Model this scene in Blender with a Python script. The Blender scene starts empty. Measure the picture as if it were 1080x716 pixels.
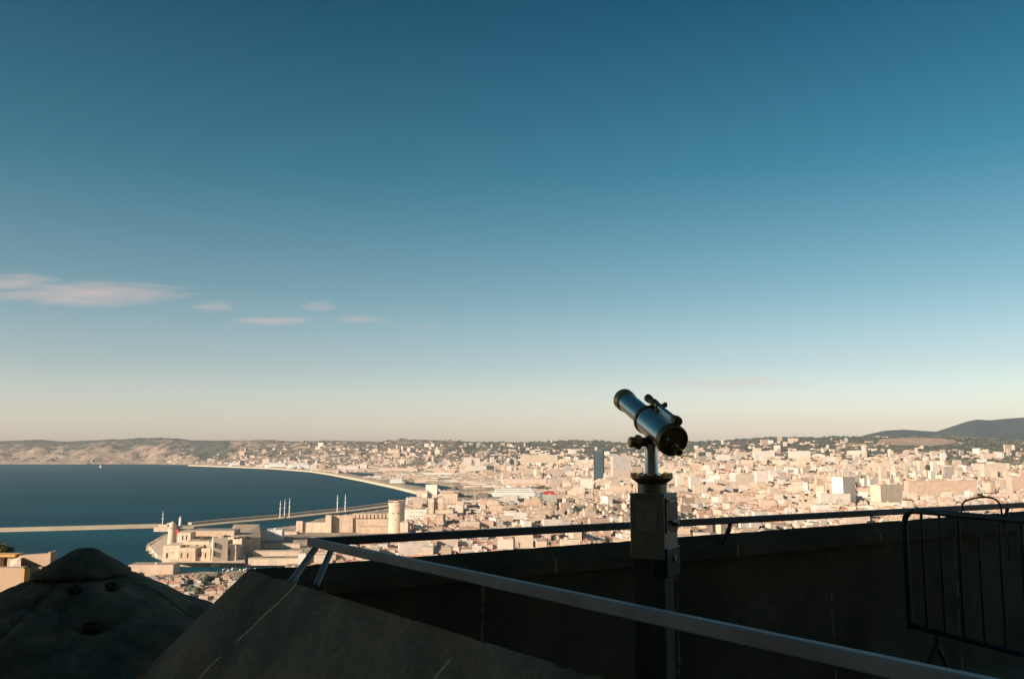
import bpy, math, random
import numpy as np
from mathutils import Vector, noise

# ------------------------------------------------------------------ camera, world, sun, exposure
SC = bpy.context.scene
COL = SC.collection
EYE = 155.0
F = 935.0
PITCH = math.atan(116.0 / F)
CP, SP = math.cos(PITCH), math.sin(PITCH)

cam_d = bpy.data.cameras.new('camera')
cam = bpy.data.objects.new('camera', cam_d)
COL.objects.link(cam)
cam.location = (0, 0, EYE)
cam.rotation_euler = (math.pi / 2 + PITCH, 0, 0)
cam_d.sensor_width = 36
cam_d.lens = 36 * F / 1080
cam_d.clip_start = 0.05
cam_d.clip_end = 60000
SC.camera = cam

SUN_DIR = Vector((-0.80, -0.60, math.tan(math.radians(21)))).normalized()
SUN_EL = math.asin(SUN_DIR.z)
SUN_ROT = math.atan2(SUN_DIR.x, SUN_DIR.y)
SKY_STRENGTH = 0.055
SUN_STRENGTH = 4.1
EXPOSURE = 1.12

world = bpy.data.worlds.new('World')
SC.world = world
world.use_nodes = True
SC.view_settings.view_transform = 'Standard'
SC.view_settings.look = 'None'
SC.view_settings.exposure = EXPOSURE
SC.view_settings.gamma = 1
SC.view_settings.use_curve_mapping = False
SC.cycles.use_denoising = True
SC.cycles.max_bounces = 6
SC.cycles.volume_bounces = 0
SC.cycles.transparent_max_bounces = 4


class NT:
    """Tiny node-tree helper."""
    def __init__(s, tree):
        s.t = tree
        s.l = tree.links

    def n(s, typ, **kw):
        nd = s.t.nodes.new(typ)
        for k, v in kw.items():
            setattr(nd, k, v)
        return nd

    def put(s, sock, v):
        if isinstance(v, (int, float)):
            sock.default_value = v
        elif isinstance(v, (tuple, list)):
            sock.default_value = tuple(v) + ((1,) if len(v) == 3 and len(sock.default_value) == 4 else ())
        else:
            s.l.new(v, sock)

    def m(s, op, a, b=0.0, c=0.0, clamp=False):
        nd = s.n('ShaderNodeMath', operation=op, use_clamp=clamp)
        s.put(nd.inputs[0], a); s.put(nd.inputs[1], b); s.put(nd.inputs[2], c)
        return nd.outputs[0]

    def mix(s, f, a, b, blend='MIX'):
        nd = s.n('ShaderNodeMix', data_type='RGBA', blend_type=blend)
        s.put(nd.inputs[0], f); s.put(nd.inputs[6], a); s.put(nd.inputs[7], b)
        return nd.outputs[2]

    def noise(s, vec, scale, detail=4, rough=0.55):
        nd = s.n('ShaderNodeTexNoise')
        if vec is not None:
            s.l.new(vec, nd.inputs['Vector'])
        nd.inputs['Scale'].default_value = scale
        nd.inputs['Detail'].default_value = detail
        nd.inputs['Roughness'].default_value = rough
        return nd.outputs['Fac']

    def ramp(s, f, stops):
        nd = s.n('ShaderNodeValToRGB')
        e = nd.color_ramp.elements
        while len(e) < len(stops):
            e.new(0.5)
        for k, (p, c) in enumerate(stops):
            e[k].position = p
            e[k].color = (c, c, c, 1) if isinstance(c, (int, float)) else tuple(c) + (1,)
        s.put(nd.inputs[0], f)
        return nd.outputs[0]


w = NT(world.node_tree)
bg = world.node_tree.nodes['Background']
sky = w.n('ShaderNodeTexSky', sky_type='NISHITA', sun_disc=False)
sky.sun_elevation = SUN_EL
sky.sun_rotation = SUN_ROT
sky.altitude = 150
sky.air_density = 1.0
sky.dust_density = 1.2
sky.ozone_density = 2.2
geo = w.n('ShaderNodeTexCoord')
sep = w.n('ShaderNodeSeparateXYZ')
w.l.new(geo.outputs['Generated'], sep.inputs[0])
dx, dy, dz = sep.outputs
# the air's own colour by height above the horizon: warm and dusty low, deep teal high
tint = w.ramp(w.m('MULTIPLY', dz, 1.0, clamp=True), [
    (0.0, (2.05, 1.68, 1.66)), (0.04, (1.66, 1.43, 1.40)), (0.09, (1.18, 1.10, 1.03)), (0.17, (0.72, 0.90, 0.80)),
    (0.30, (0.21, 0.66, 0.62)), (0.46, (0.02, 0.40, 0.44)), (1.0, (0.06, 0.26, 0.32))])
skyc = w.mix(1.0, sky.outputs[0], tint, 'MULTIPLY')
# thin wisps of evening cloud
ys = w.m('MAXIMUM', dy, 0.02)
ss = w.m('DIVIDE', dx, ys)
es = w.m('DIVIDE', dz, ys)
front = w.m('GREATER_THAN', dy, 0.05)
cv = w.n('ShaderNodeCombineXYZ')
w.l.new(w.m('MULTIPLY', ss, 15), cv.inputs[0]); w.l.new(w.m('MULTIPLY', es, 120), cv.inputs[1])
cn = w.noise(cv.outputs[0], 1.0, 8, 0.62)
total = None
for (cx, cy, hw, hh, dens) in [(95, 310, 110, 13, 1.0), (15, 298, 55, 9, .8), (225, 323, 24, 6, .6), (290, 339, 50, 5, .6),
                               (338, 323, 20, 5, .5), (380, 337, 34, 4, .45), (450, 344, 16, 3.5, .4), (770, 404, 100, 7, .62),
                               (330, 402, 30, 4, .25), (470, 406, 60, 4, .22)]:
    v = 358 - cy
    den = F * CP - v * SP
    s0, e0 = (cx - 540) / den, (F * SP + v * CP) / den
    a = w.m('DIVIDE', w.m('SUBTRACT', ss, s0), hw * 1.05 / den)
    b = w.m('DIVIDE', w.m('SUBTRACT', es, e0), hh * 1.2 / den)
    r2 = w.m('ADD', w.m('MULTIPLY', a, a), w.m('MULTIPLY', b, b))
    g = w.m('MULTIPLY', w.m('SUBTRACT', 1.0, r2, clamp=True), dens)
    total = g if total is None else w.m('MAXIMUM', total, g)
cl = w.m('MULTIPLY', w.ramp(w.m('ADD', w.m('MULTIPLY', cn, .85), w.m('MULTIPLY', total, .42)), [(0.47, 0.0), (0.98, 1.0)]), w.m('MULTIPLY', front, w.m('GREATER_THAN', total, .001)))
skyc = w.mix(w.m('MULTIPLY', cl, 0.60, clamp=True), skyc, (7.0, 4.9, 4.3))
w.l.new(skyc, bg.inputs['Color'])
bg.inputs['Strength'].default_value = SKY_STRENGTH

sun_d = bpy.data.lights.new('sun', 'SUN')
sun_d.energy = SUN_STRENGTH
sun_d.angle = math.radians(0.5)
sun_d.color = (1.0, 0.81, 0.64)
sun = bpy.data.objects.new('sun', sun_d)
COL.objects.link(sun)
sun.location = (-60, -40, 260)
sun.rotation_euler = SUN_DIR.to_track_quat('Z', 'Y').to_euler()

# ------------------------------------------------------------------ helpers
R = random.Random(11)


def ray(px, py):
    u, v = px - 540.0, 358.0 - py
    return u, F * CP - v * SP, F * SP + v * CP


def at(px, py, Y):
    a, b, c = ray(px, py)
    return Vector((a / b * Y, Y, EYE + c / b * Y))


def gr(px, py, z=0.0):
    a, b, c = ray(px, py)
    t = (z - EYE) / c
    return Vector((a * t, b * t, z))


def pix(p):
    x, y, z = p[0], p[1], p[2] - EYE
    d = y * CP + z * SP
    return 540 + F * x / d, 358 - F * (z * CP - y * SP) / d


def tag(o, label=None, cat=None, group=None, kind=None):
    if label: o['label'] = label
    if cat: o['category'] = cat
    if group: o['group'] = group
    if kind: o['kind'] = kind
    return o


def empty(name, loc, label, cat, group=None, rz=0.0):
    o = bpy.data.objects.new(name, None)
    COL.objects.link(o)
    o.location = loc
    o.rotation_euler.z = rz
    o.empty_display_size = 0.2
    return tag(o, label, cat, group)


def world_of(o):
    return o.matrix_basis.copy() if o.parent is None else world_of(o.parent) @ o.matrix_basis


class MB:
    """Mesh collector: faces with their own corners, uv in metres and colour."""
    def __init__(s):
        s.v, s.f, s.uv, s.c = [], [], [], []

    def face(s, pts, uv=None, col=(1, 1, 1)):
        b = len(s.v)
        s.v.extend([tuple(p) for p in pts])
        s.f.append(tuple(range(b, b + len(pts))))
        s.uv.extend(uv if uv else [(0, 0)] * len(pts))
        s.c.extend([tuple(col) + (1,)] * len(pts))

    def solid(s, pts, faces, col=(1, 1, 1)):
        """shared-vertex solid (for bevels and smooth shading)"""
        b = len(s.v)
        s.v.extend([tuple(p) for p in pts])
        for f in faces:
            s.f.append(tuple(b + i for i in f))
            s.uv.extend([(pts[i][0] + pts[i][1] * .37, pts[i][2]) for i in f])
            s.c.extend([tuple(col) + (1,)] * len(f))

    def box(s, c, size, rz=0.0, col=(1, 1, 1)):
        cx, cy, cz = c
        hx, hy, hz = size[0] / 2, size[1] / 2, size[2] / 2
        ca, sa = math.cos(rz), math.sin(rz)
        pts = []
        for z in (-hz, hz):
            for (x, y) in ((-hx, -hy), (hx, -hy), (hx, hy), (-hx, hy)):
                pts.append((cx + x * ca - y * sa, cy + x * sa + y * ca, cz + z))
        s.solid(pts, [(3, 2, 1, 0), (4, 5, 6, 7), (0, 1, 5, 4), (1, 2, 6, 5), (2, 3, 7, 6), (3, 0, 4, 7)], col)

    def hexa(s, lo, hi, col=(1, 1, 1)):
        pts = list(lo) + list(hi)
        n = len(lo)
        fs = [tuple(reversed(range(n))), tuple(range(n, 2 * n))]
        for i in range(n):
            j = (i + 1) % n
            fs.append((i, j, n + j, n + i))
        s.solid(pts, fs, col)

    def rings(s, rings, cap0=True, cap1=True, col=(1, 1, 1)):
        n = len(rings[0])
        pts = [p for r_ in rings for p in r_]
        fs = []
        for k in range(len(rings) - 1):
            for i in range(n):
                j = (i + 1) % n
                fs.append((k * n + i, k * n + j, (k + 1) * n + j, (k + 1) * n + i))
        if cap0: fs.append(tuple(reversed(range(n))))
        if cap1: fs.append(tuple(range((len(rings) - 1) * n, len(rings) * n)))
        s.solid(pts, fs, col)

    def lathe(s, base, axis, prof, n=32, cap0=True, cap1=True, col=(1, 1, 1)):
        """prof = [(distance along axis, radius)]"""
        base, a = Vector(base), Vector(axis).normalized()
        u = a.orthogonal().normalized()
        v = a.cross(u)
        rs = []
        for (t, r_) in prof:
            rs.append([base + a * t + (u * math.cos(6.283185307 * i / n) + v * math.sin(6.283185307 * i / n)) * max(r_, 1e-4) for i in range(n)])
        s.rings(rs, cap0, cap1, col)

    def tube(s, p0, p1, r0, r1=None, n=16, col=(1, 1, 1)):
        p0, p1 = Vector(p0), Vector(p1)
        s.lathe(p0, p1 - p0, [(0, r0), ((p1 - p0).length, r0 if r1 is None else r1)], n, col=col)

    def path(s, pts, r_, n=10, col=(1, 1, 1)):
        pts = [Vector(p) for p in pts]
        rs = []
        for i, p in enumerate(pts):
            d = (pts[min(i + 1, len(pts) - 1)] - pts[max(i - 1, 0)]).normalized()
            u = d.cross(Vector((0.31, 0.17, 0.93))).normalized()
            v = d.cross(u)
            rs.append([p + (u * math.cos(6.2831853 * k / n) + v * math.sin(6.2831853 * k / n)) * r_ for k in range(n)])
        s.rings(rs, col=col)

    def build(s, name, mat, parent=None, smooth=None, bevel=0.0, segs=2):
        me = bpy.data.meshes.new(name)
        if parent is not None:
            inv = world_of(parent).inverted()
            vs = [tuple(inv @ Vector(p)) for p in s.v] if len(s.v) < 60000 else s.v
        else:
            vs = s.v
        me.from_pydata(vs, [], s.f)
        uvl = me.uv_layers.new(name='UVMap')
        uvl.data.foreach_set('uv', np.array(s.uv, dtype=np.float32).ravel())
        ca = me.color_attributes.new('col', 'FLOAT_COLOR', 'CORNER')
        ca.data.foreach_set('color', np.array(s.c, dtype=np.float32).ravel())
        me.materials.append(mat)
        o = bpy.data.objects.new(name, me)
        COL.objects.link(o)
        if smooth is not None:
            me.shade_smooth()
            me.set_sharp_from_angle(angle=math.radians(smooth))
        if bevel:
            b = o.modifiers.new('edge', 'BEVEL')
            b.width = bevel; b.segments = segs; b.limit_method = 'ANGLE'
            b.harden_normals = False
        if parent is not None:
            o.parent = parent
        return o


def rebase(o, loc):
    """move a single-mesh thing's origin to its base"""
    loc = Vector(loc)
    for v in o.data.vertices:
        v.co -= loc
    o.location = loc
    return o


# ------------------------------------------------------------------ materials
def material(name, col=(.5, .5, .5), rough=.6, metal=0.0, spec=.5):
    m = bpy.data.materials.new(name)
    m.use_nodes = True
    p = m.node_tree.nodes['Principled BSDF']
    p.inputs['Base Color'].default_value = tuple(col) + (1,)
    p.inputs['Roughness'].default_value = rough
    p.inputs['Metallic'].default_value = metal
    p.inputs['Specular IOR Level'].default_value = spec
    return m, NT(m.node_tree), p


def bump(t, p, h, strength=.3, dist=.02):
    b = t.n('ShaderNodeBump')
    b.inputs['Strength'].default_value = strength
    b.inputs['Distance'].default_value = dist
    t.l.new(h, b.inputs['Height'])
    t.l.new(b.outputs[0], p.inputs['Normal'])


def objco(t):
    return t.n('ShaderNodeTexCoord').outputs['Object']


def mottled(name, c0, c1, scale, rough=.7, metal=0.0, spec=.4, bstr=.2, bdist=.01, bscale=None, stains=None):
    m, t, p = material(name, c0, rough, metal, spec)
    co = objco(t)
    f = t.ramp(t.noise(co, scale, 6, .6), [(.3, 0.0), (.7, 1.0)])
    c = t.mix(f, c0, c1)
    if stains:
        g = t.ramp(t.noise(co, scale * .23, 5, .65), [(.45, 0.0), (.62, 1.0)])
        c = t.mix(t.m('MULTIPLY', g, .8), c, stains)
    t.l.new(c, p.inputs['Base Color'])
    if bstr:
        bump(t, p, t.noise(co, bscale or scale * 4, 6, .65), bstr, bdist)
    return m


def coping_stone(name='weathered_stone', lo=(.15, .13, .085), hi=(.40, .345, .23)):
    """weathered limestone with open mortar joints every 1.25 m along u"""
    m, t, p = material(name, rough=.9, spec=.2)
    co = objco(t)
    big = t.ramp(t.noise(co, 1.3, 6, .65), [(.35, 0.0), (.66, 1.0)])
    fine = t.ramp(t.noise(co, 38, 6, .7), [(.3, 0.0), (.75, 1.0)])
    c = t.mix(big, lo, hi)
    c = t.mix(t.m('MULTIPLY', fine, .6), c, (.085, .072, .042))
    uv = t.n('ShaderNodeTexCoord').outputs['UV']
    su = t.n('ShaderNodeSeparateXYZ')
    t.l.new(uv, su.inputs[0])
    wob = t.m('MULTIPLY', t.m('SUBTRACT', t.noise(co, 5, 3), .5), .05)
    fr = t.m('FRACT', t.m('DIVIDE', t.m('ADD', su.outputs[0], wob), 1.25))
    d = t.m('ABSOLUTE', t.m('SUBTRACT', fr, .5))
    line = t.m('LESS_THAN', d, .0055)
    patchy = t.ramp(t.noise(co, 7, 3), [(.42, 0.0), (.5, 1.0)])
    c = t.mix(t.m('MULTIPLY', line, patchy), c, tuple(x * 1.45 for x in hi))
    t.l.new(c, p.inputs['Base Color'])
    h = t.m('ADD', t.noise(co, 55, 8, .75), t.m('MULTIPLY', t.noise(co, 8, 5, .6), 1.5))
    bump(t, p, t.m('SUBTRACT', h, t.m('MULTIPLY', line, .4)), .55, .012)
    return m


def attr_wall(name, win=True):
    """painted or stone wall: own colour per building, rows of window openings from the uv in metres"""
    m, t, p = material(name, rough=.85, spec=.2)
    at_ = t.n('ShaderNodeAttribute', attribute_name='col')
    geo_ = t.n('ShaderNodeNewGeometry')
    c = at_.outputs['Color']
    blot = t.ramp(t.noise(geo_.outputs['Position'], .09, 4, .6), [(.3, .80), (.7, 1.08)])
    c = t.mix(1.0, c, blot, 'MULTIPLY')
    if win:
        uv = t.n('ShaderNodeTexCoord').outputs['UV']
        su = t.n('ShaderNodeSeparateXYZ')
        t.l.new(uv, su.inputs[0])
        u, v = su.outputs[0], su.outputs[1]
        fu = t.m('ABSOLUTE', t.m('SUBTRACT', t.m('FRACT', t.m('DIVIDE', u, 2.9)), .5))
        fv = t.m('ABSOLUTE', t.m('SUBTRACT', t.m('FRACT', t.m('DIVIDE', v, 3.1)), .55))
        wm = t.m('MULTIPLY', t.m('LESS_THAN', fu, .17), t.m('LESS_THAN', fv, .26))
        cell = t.n('ShaderNodeTexWhiteNoise', noise_dimensions='2D')
        cb = t.n('ShaderNodeCombineXYZ')
        t.l.new(t.m('FLOOR', t.m('DIVIDE', u, 2.9)), cb.inputs[0]); t.l.new(t.m('FLOOR', t.m('DIVIDE', v, 3.1)), cb.inputs[1])
        t.l.new(cb.outputs[0], cell.inputs['Vector'])
        wm = t.m('MULTIPLY', wm, t.m('MULTIPLY_ADD', cell.outputs['Value'], .5, .12))
        c = t.mix(wm, c, (.07, .065, .06))
    t.l.new(c, p.inputs['Base Color'])
    return m


M = {}
M['stone'] = coping_stone()
M['stone_shaded'] = coping_stone('shaded_stone', (.055, .05, .034), (.155, .137, .09))  # same stone for the inner faces, their shade put into the colour
M['wall'] = attr_wall('rendered_wall')
M['plain'] = attr_wall('plain_masonry', win=False)


def roof_mat():
    m, t, p = material('roof_covering', rough=.85, spec=.2)
    a = t.n('ShaderNodeAttribute', attribute_name='col')
    g = t.n('ShaderNodeNewGeometry')
    c = t.mix(1.0, a.outputs['Color'], t.ramp(t.noise(g.outputs['Position'], .25, 4, .7), [(.3, .72), (.7, 1.12)]), 'MULTIPLY')
    t.l.new(c, p.inputs['Base Color'])
    return m


M['roof'] = roof_mat()
M['turret'] = mottled('turret_stone', (.27, .225, .14), (.10, .085, .055), 5.5, .92, spec=.15, bstr=.8, bdist=.03, bscale=22, stains=(.06, .055, .038))
M['paving'] = mottled('terrace_paving', (.26, .22, .15), (.17, .145, .10), 3.0, .9, spec=.2, bstr=.3)
M['rail'] = mottled('grey_rail_paint', (.31, .335, .335), (.235, .255, .255), 9, .5, spec=.4, bstr=.15, bdist=.002, bscale=60, stains=(.17, .18, .175))
M['rail_shaded'] = mottled('shaded_rail_paint', (.05, .052, .055), (.035, .036, .04), 9, .45, spec=.5, bstr=.1, bdist=.002, bscale=60)  # same railing, the far bar's shade painted into its colour
M['galv'] = mottled('galvanised_steel', (.07, .075, .075), (.04, .045, .045), 14, .6, .4, .5, .1, .002)
M['cable'] = mottled('black_cable', (.03, .028, .03), (.05, .035, .03), 20, .6, bstr=0)
M['steel'] = mottled('brushed_steel', (.64, .63, .58), (.54, .53, .49), 16, .30, 1.0, .5, .04, .001, 120)
M['steel_dull'] = mottled('dull_steel_case', (.31, .275, .205), (.21, .185, .14), 12, .42, .35, .5, .08, .002, 90)
M['steel_dark'] = mottled('blackened_steel', (.045, .05, .055), (.03, .03, .035), 18, .4, .5, .5, .08, .002)
M['post'] = mottled('dull_post_paint', (.10, .092, .07), (.07, .065, .05), 9, .8, .0, .2, .08, .002)
M['brass'] = mottled('aged_brass', (.60, .36, .15), (.40, .23, .09), 22, .36, .75, .5, .06, .001, 80)
M['brass_dark'] = mottled('tarnished_bronze', (.34, .21, .09), (.20, .12, .05), 25, .42, .7, .5, .08, .001, 80)
M['lens'] = mottled('dark_lens', (.01, .012, .02), (.015, .015, .02), 5, .08, bstr=0)
M['glass_blue'] = mottled('blue_grey_curtain_wall', (.05, .085, .10), (.07, .11, .13), .05, .35, spec=.5, bstr=0)
M['glass_dark'] = mottled('dark_glass_edge', (.02, .03, .045), (.03, .04, .05), .05, .3, spec=.5, bstr=0)
M['window'] = mottled('dark_window_glass', (.03, .035, .04), (.05, .05, .05), .5, .25, bstr=0)
M['white_paint'] = mottled('white_ship_paint', (.74, .72, .68), (.66, .64, .60), .05, .5, bstr=0)
M['red_paint'] = mottled('red_ship_paint', (.55, .075, .05), (.48, .06, .05), .05, .5, bstr=0)
M['blue_paint'] = mottled('navy_ship_paint', (.04, .07, .13), (.05, .08, .15), .05, .5, bstr=0)
M['red_cloth'] = mottled('red_cloth', (.5, .03, .05), (.42, .02, .04), .5, .8, bstr=0)
M['concrete'] = mottled('pale_concrete', (.50, .42, .31), (.40, .33, .24), .03, .9, spec=.2, bstr=0)
M['asphalt'] = mottled('quay_surface', (.20, .18, .15), (.27, .24, .19), .02, .9, spec=.2, bstr=0)
M['church'] = mottled('basilica_stone', (.27, .23, .17), (.20, .17, .13), .35, .9, spec=.2, bstr=.3)
M['leaf'] = mottled('dark_foliage', (.07, .08, .052), (.12, .12, .085), .06, .9, spec=.15, bstr=0)
M['leaf_near'] = mottled('shrub_leaves', (.09, .085, .025), (.05, .06, .02), 3.0, .8, spec=.2, bstr=0)
M['bark'] = mottled('bark', (.09, .07, .05), (.06, .045, .03), 4, .9, bstr=.2)
M['mast'] = mottled('pale_mast_paint', (.72, .70, .66), (.66, .64, .60), 1, .5, bstr=0)


def fort_mat(name, c0, c1, stain):
    m, t, p = material(name, c0, .92, 0, .15)
    g = t.n('ShaderNodeNewGeometry').outputs['Position']
    mp = t.n('ShaderNodeMapping')
    mp.inputs['Scale'].default_value = (.22, .22, .035)
    t.l.new(g, mp.inputs['Vector'])
    streak = t.ramp(t.noise(mp.outputs[0], 1.0, 5, .65), [(.40, 0.0), (.66, 1.0)])
    blot = t.ramp(t.noise(g, .10, 6, .7), [(.34, 0.0), (.66, 1.0)])
    c = t.mix(blot, c0, c1)
    c = t.mix(t.m('MULTIPLY', streak, .75), c, stain)
    sx = t.n('ShaderNodeSeparateXYZ')
    t.l.new(g, sx.inputs[0])
    course = t.m('LESS_THAN', t.m('FRACT', t.m('DIVIDE', sx.outputs[2], 2.6)), .16)
    c = t.mix(t.m('MULTIPLY', course, .35), c, stain)
    t.l.new(c, p.inputs['Base Color'])
    bump(t, p, t.noise(g, .6, 6, .7), .5, .6)
    return m


M['fort'] = fort_mat('warm_fort_stone', (.60, .465, .345), (.49, .375, .275), (.36, .265, .19))
M['fort_pale'] = fort_mat('pale_fort_stone', (.68, .55, .43), (.57, .45, .345), (.45, .345, .26))


def sea_mat():
    m, t, p = material('sea_water', (.010, .036, .050), .6, 0, .012)
    g = t.n('ShaderNodeNewGeometry').outputs['Position']
    mp = t.n('ShaderNodeMapping')
    mp.inputs['Scale'].default_value = (.0006, .004, 1)
    t.l.new(g, mp.inputs['Vector'])
    lanes = t.ramp(t.noise(mp.outputs[0], 1.0, 5, .6), [(.35, 0.0), (.7, 1.0)])
    t.l.new(t.mix(lanes, (.0, .042, .066), (.0, .064, .094)), p.inputs['Base Color'])
    h = t.m('ADD', t.noise(g, .06, 4, .6), t.m('MULTIPLY', t.noise(g, .4, 3, .6), .25))
    bump(t, p, h, .5, 3.0)
    return m


M['sea'] = sea_mat()


def land_mat():
    m, t, p = material('land_surface', rough=.95, spec=.1)
    a = t.n('ShaderNodeAttribute', attribute_name='land')      # r rock, g scrub, b town ground
    s = t.n('ShaderNodeSeparateColor')
    t.l.new(a.outputs['Color'], s.inputs[0])
    g = t.n('ShaderNodeNewGeometry').outputs['Position']
    n1 = t.noise(g, .0075, 8, .72)
    n2 = t.noise(g, .02, 6, .65)
    scrub = t.mix(t.ramp(n2, [(.35, 0.0), (.68, 1.0)]), (.065, .070, .052), (.155, .142, .10))
    rock = t.mix(t.ramp(n2, [(.3, 0.0), (.7, 1.0)]), (.30, .21, .145), (.57, .415, .30))
    f = t.ramp(t.m('ADD', s.outputs[0], t.m('MULTIPLY', t.m('SUBTRACT', n1, .5), 1.9)), [(.42, 0.0), (.60, 1.0)])
    c = t.mix(f, scrub, rock)
    town = t.mix(t.ramp(n2, [(.35, 0.0), (.65, 1.0)]), (.29, .235, .175), (.48, .38, .28))
    c = t.mix(s.outputs[1], c, t.mix(n2, (.03, .045, .045), (.075, .085, .075)))
    c = t.mix(s.outputs[2], c, town)
    t.l.new(c, p.inputs['Base Color'])
    bump(t, p, n1, .8, 60)
    return m


M['land'] = land_mat()

# ------------------------------------------------------------------ sea, terrain
SEA_POLYS = [
    [(-400, 489.5), (0, 489.4), (60, 489.5), (110, 489.4), (150, 489.3), (190, 489.8), (235, 491.5), (290, 494), (330, 497), (352, 500.5),
     (380, 506), (420, 514.3), (447, 521), (452, 525), (432, 531), (418, 538), (380, 543), (340, 548.5), (316, 556), (290, 559), (262, 560), (244, 559),
     (200, 560), (172, 566), (153, 577), (160, 586), (178, 593), (196, 597), (240, 597.5), (300, 597), (300, 603), (236, 606),
     (183, 607), (150, 612), (128, 606), (80, 625), (0, 655), (-400, 680)],
    [(365, 497.8), (396, 499), (396, 503.5), (384, 503.5), (368, 500.5)],
    [(425, 507.3), (452, 509.5), (476, 513.5), (476, 517.5), (463, 520.3), (452, 516), (426, 512)],
    [(480, 515.6), (507, 516.8), (507, 519.2), (483, 519)],
    [(484, 521.8), (501, 522.4), (499, 527.6), (487, 527)],
    [(519, 523.4), (592, 522.6), (592, 526.4), (519, 527.4)],
]


PORT = [(336, 494), (400, 494), (480, 500), (530, 506), (532, 516), (592, 518), (602, 531), (545, 534), (500, 533), (484, 531), (460, 525), (452, 523)]
CLEAR = [PORT, [(478, 526), (507, 526), (507, 539), (478, 539)], [(178, 594), (330, 594), (330, 602), (262, 608), (180, 611), (128, 612), (128, 594)], [(150, 552), (318, 552), (318, 596), (150, 596)],
         [(296, 530), (430, 524), (430, 563.5), (422, 573), (340, 577), (296, 577)]]


def inside(poly, x, y):
    r_ = False
    n = len(poly)
    j = n - 1
    for i in range(n):
        xi, yi = poly[i]; xj, yj = poly[j]
        if (yi > y) != (yj > y) and x < (xj - xi) * (y - yi) / (yj - yi) + xi:
            r_ = not r_
        j = i
    return r_


BBOX = [(min(q[0] for q in p), max(q[0] for q in p), min(q[1] for q in p), max(q[1] for q in p)) for p in SEA_POLYS]


def is_sea(X, Y):
    if Y < 300: return False
    x, y = pix((X, Y, 0))
    return any(b_[0] <= x <= b_[1] and b_[2] <= y <= b_[3] and inside(p, x, y) for p, b_ in zip(SEA_POLYS, BBOX))


def in_quarry(X, Y, z):
    x, y = pix((X, Y, z))
    return Y > 5000 and ((x - 968) / 44) ** 2 + ((y - 465.5) / 4.6) ** 2 < 1


def is_clear(X, Y):
    x, y = pix((X, Y, 6))
    return any(inside(p, x, y) for p in CLEAR)


def lerp_tab(tab, x):
    if x <= tab[0][0]: return tab[0][1]
    for (a, b), (c, d) in zip(tab, tab[1:]):
        if x <= c:
            return b + (d - b) * (x - a) / (c - a)
    return tab[-1][1]


SKY1 = [(-300, 467), (0, 465), (40, 463.5), (70, 465.5), (100, 464), (130, 463), (165, 461.5), (185, 463.5), (215, 464.8), (250, 464.6), (285, 463.8), (310, 465.8),
        (350, 464.4), (400, 465.5), (425, 463.6), (460, 464.5), (500, 466), (560, 466.5), (590, 465), (625, 465), (660, 467), (700, 467), (740, 466),
        (760, 465), (790, 464), (810, 462), (850, 462), (880, 461), (920, 461.5), (960, 461), (1000, 460.5), (1040, 463), (1080, 466), (1400, 468)]
SKY2 = [(860, 468), (900, 462), (918, 457.5), (935, 454), (955, 453), (972, 454.2), (988, 455.2), (1003, 450.5), (1020, 445), (1032, 442.6),
        (1046, 443.5), (1060, 442), (1080, 440.5), (1130, 437), (1400, 430)]
Y0T = [(-300, 9420), (150, 9420), (230, 8300), (330, 6600), (450, 5400), (600, 4600), (720, 3600), (1080, 3000)]


def zat(px, py, Y):
    return at(px, py, Y).z


def sm(t):
    t = max(0.0, min(1.0, t))
    return t * t * (3 - 2 * t)


YR, YR2 = 10600.0, 15200.0


def land_h(X, Y, sea=None):
    px = 540 + 942 * X / Y
    if Y < 820:
        d = math.hypot(X, Y)
        if d < 820:
            return 4 + 142 * (1 - d / 820) ** 1.6
    if sea is None: sea = is_sea(X, Y)
    if sea: return -5.0
    y0 = lerp_tab(Y0T, px)
    yr = YR + 900 * sm((330 - px) / 130) if px < 750 else YR - (px - 750) / 330 * 1800
    zr = zat(px, lerp_tab(SKY1, px), yr)
    t = (Y - y0) / (yr - y0)
    h = 5.0 + 5.0 * sm((Y - 1500) / 1500)
    if t > 0:
        up = sm(t) if px > 330 else sm(t) ** (.8 + .2 * max(0, (px - 130) / 200))
        h += (zr - h) * min(1.0, .35 * up + .65 * sm(t) ** 1.5)
        bulge = 4 * t * (1 - t) if t < 1 else 0
        nz = noise.fractal(Vector((X / 900, Y / 900, 3.1)), 1.0, 2.1, 5)
        nq = noise.fractal(Vector((X / 260, Y / 420, 7.1)), .8, 2.2, 5)
        rd = 1 - abs(noise.noise(Vector((X / 480 + 8 + .8 * nz, Y / 1100, 1.7))))
        rd2 = 1 - abs(noise.noise(Vector((X / 230 + 3 + nq, Y / 520, 6.7))))
        h += bulge * (1 + .9 * sm((300 - px) / 120)) * (24 * nz + 22 * nq + 9 * (rd - .75) + 16 * (rd2 - .75))
        if t > 1:
            h -= (Y - yr) * .06
            if px > 840 and Y > yr + 1200:
                z2 = zat(px, lerp_tab(SKY2, px), YR2)
                u = (Y - yr - 1200) / (YR2 - yr - 1200)
                h2 = -100 + (z2 + 100) * sm(u) - max(0, Y - YR2) * .1 + (1 - abs(2 * min(1, max(0, u)) - 1)) * 40 * nz
                h = max(h, h2)
    return h


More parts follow.
